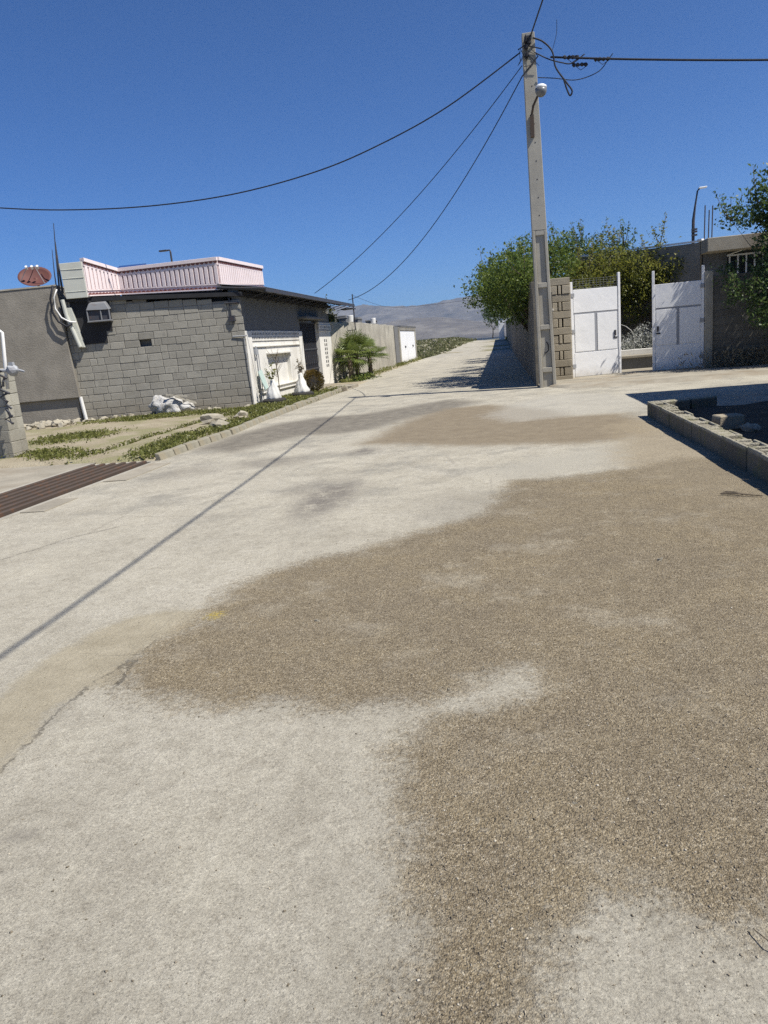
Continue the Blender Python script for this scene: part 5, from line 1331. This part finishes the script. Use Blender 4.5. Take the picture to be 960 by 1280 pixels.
mb.box(6.96, 8.55, 25.265, 25.305, 3.16, 3.21); mb.box(6.96, 8.55, 25.265, 25.305, 2.47, 2.52); mb.tube([(6.97, 25.28, 3.2), (7.4, 25.28, 3.31), (8.4, 25.28, 3.36)], .02, 5)
mb.build('grille', M['whitepipe'], wf)
for i, (x, z1, lb) in enumerate(((6.38, 4.75, 'left rusty rebar rod on the right-hand roof corner'), (6.50, 4.6, 'middle rusty rebar rod on the right-hand roof corner'), (6.60, 4.72, 'right rusty rebar rod on the right-hand roof corner'))):
    mb = MB(); mb.tube([(x, 25.6, 3.70), (x+.01, 25.6, 4.2), (x+.02, 25.6, z1)], .018, 5); tag(mb.build('rebar', M['rust'], None), lb, 'rebar', 'rebar rods on the right-hand roof')
sl2 = tag(empty('roof_lamp', (6.17, 25.9, 0)), 'slim lamp post with white head rising behind the right-hand flat roof', 'street lamp')
mb = MB(); mb.tube([(6.14, 26, 3.0), (6.15, 26, 4.4), (6.2, 26, 4.8), (6.27, 26, 5.25), (6.33, 26, 5.31)], [.05, .045, .03, .025, .025], 8)
for z_ in (3.95, 4.05, 4.12): mb.cbox((6.17, 25.95, z_), (.16, .1, .05))
mb.build('post', M['iron'], sl2)
mb = MB(); mb.cbox((6.42, 26, 5.33), (.24, .14, .045), (0, -.05, 0)); mb.build('lamp_head', M['lampglass'], sl2, bevel=.012)

# low block wall and bed at the right
bl = tag(empty('low_block_wall', (2.35, 9, 0)), 'low mossy concrete block wall with broken top at the right road edge', 'wall')
mb = MB(); rr = random.Random(6); yb_ = 2.0
while yb_ < 12.35:
    l_ = min(.42, 12.4-yb_); j = rr.uniform(-.015, .015); hz_ = .24+rr.uniform(-.008, .008); x0 = 2.25+j*.5
    mb.box(x0, x0+.035, yb_, yb_+l_-.004, -.1, hz_, rr.random()); mb.box(x0+.185, x0+.22, yb_, yb_+l_-.004, -.1, hz_-rr.choice([0, 0, .03]), rr.random())
    for k in range(3): 
        yy = yb_+(l_-.05)*k/2; mb.box(x0+.036, x0+.184, yy, yy+.035, -.1, hz_-rr.choice([0, 0, .02, .06]), rr.random())
    mb.box(x0+.034, x0+.186, yb_+.003, yb_+l_-.006, -.1, .238-.012-rr.uniform(0, .03)*rr.choice([0, 1, 1, 2.5]), rr.random())
    yb_ += l_
for k in range(2):
    mb.obox((2.5+k*.43, 12.28+k*.12, -.1), (.40, .11, 0), (-.055, .20, 0), (0, 0, .33+rr.uniform(-.02, .01)), rr.random())
def m_moss_lit_top():
    t = NT('mossy_lit_top_block', .95, .2)
    n1 = t.noise(6, 6, .65); n2 = t.noise(60, 4, .7); r_ = t.attr('rnd')
    col = t.ramp(t.ma('ADD', t.ma('MULTIPLY', r_, .2), t.ma('MULTIPLY', n2, .75)), [(.25, (.10,.09,.07)), (.7, (.21,.19,.15))])
    moss = t.sstep(n1, .5, .68)
    col = t.mix(t.sstep(t.xyz()[2], .19, .225), col, t.ramp(n2, [(.3, (.26,.24,.18)), (.7, (.42,.39,.31))]))  # top painted pale as sunlit, faces below kept dark as shaded; moss comes after
    t.color(t.mix(t.ma('MULTIPLY', moss, .6), col, (.15,.15,.06)))
    t.bump(t.ma('ADD', n2, t.ma('MULTIPLY', t.vor(50), -.6)), .01)
    return t.m
mb.build('block', m_moss_lit_top(), bl, bevel=.012, bseg=2)
Xb, Yb = np.meshgrid(np.linspace(2.44, 6.5, 60), np.linspace(2, 12.4, 120))
Zb = .085 + .03*wob(Xb, Yb, 2.1, 3.) + .02*wob(Xb, Yb, 6., 1.)
bd = raw_mesh('garden_bed', np.stack([Xb.ravel(), Yb.ravel(), Zb.ravel()], 1), grid_faces(120, 60), M['soil'], smooth=True)
tag(bd, 'dark soil bed behind the low block wall', kind='structure')
mb = MB(); mb.cbox((2.75, 9.85, .17), (.34, .18, .18), (.05, .03, .3), .4); tag(mb.build('concrete_block', M['block_tan'], None, bevel=.012), 'loose concrete block lying on the soil behind the low wall', 'block')
# twigs on the gravel near the low wall
for (x, y, L_, a_, lb) in ((2.05, 6.35, .32, 2.6, 'dry brown twig on the gravel near the low wall'), (.60, 1.58, .09, .9, 'dark twig at the lower right corner of the road')):
    mb = MB(); d_ = Vector((math.cos(a_), math.sin(a_), 0))
    for k in range(5):
        p0 = Vector((x, y, .016))+d_*L_*(k*.12); mb.tube([p0, p0+d_*L_*.4+Vector((.03*(k-2), .02*(k % 2), .012)), p0+d_*L_*.7+Vector((.05*(k-2), .03, .004))], .0045 if L_ > .2 else .0016, 4)
    tag(mb.build('twig', M['bark'], None), lb, 'twig')

# neighbour's house off the right-hand side whose shadow crosses the road
nb = tag(empty('corner_house', (9, 9, 0)), 'plain plastered house beside the soil bed at the right', 'house')
mb = MB(); mb.box(5.75, 13, 1, 15.4, -.1, 4.45); mb.build('wall', M['plaster_pale'], nb)
mb = MB(); mb.box(5.55, 13.2, .8, 15.5, 4.452, 4.62); mb.build('roof', M['concrete'], nb, bevel=.02)
for y0 in (4, 9):
    mb = MB(); mb.box(5.72, 5.76, y0, y0+1.5, 1.1, 2.4); wn = mb.build('window', M['glass'], nb)
    mb = MB(); mb.box(5.69, 5.755, y0-.08, y0, 1.02, 2.48); mb.box(5.69, 5.755, y0+1.5, y0+1.58, 1.02, 2.48); mb.box(5.69, 5.755, y0, y0+1.5, 2.402, 2.48); mb.box(5.66, 5.755, y0, y0+1.5, 1.02, 1.098); mb.build('frame', M['whitepipe'], wn)
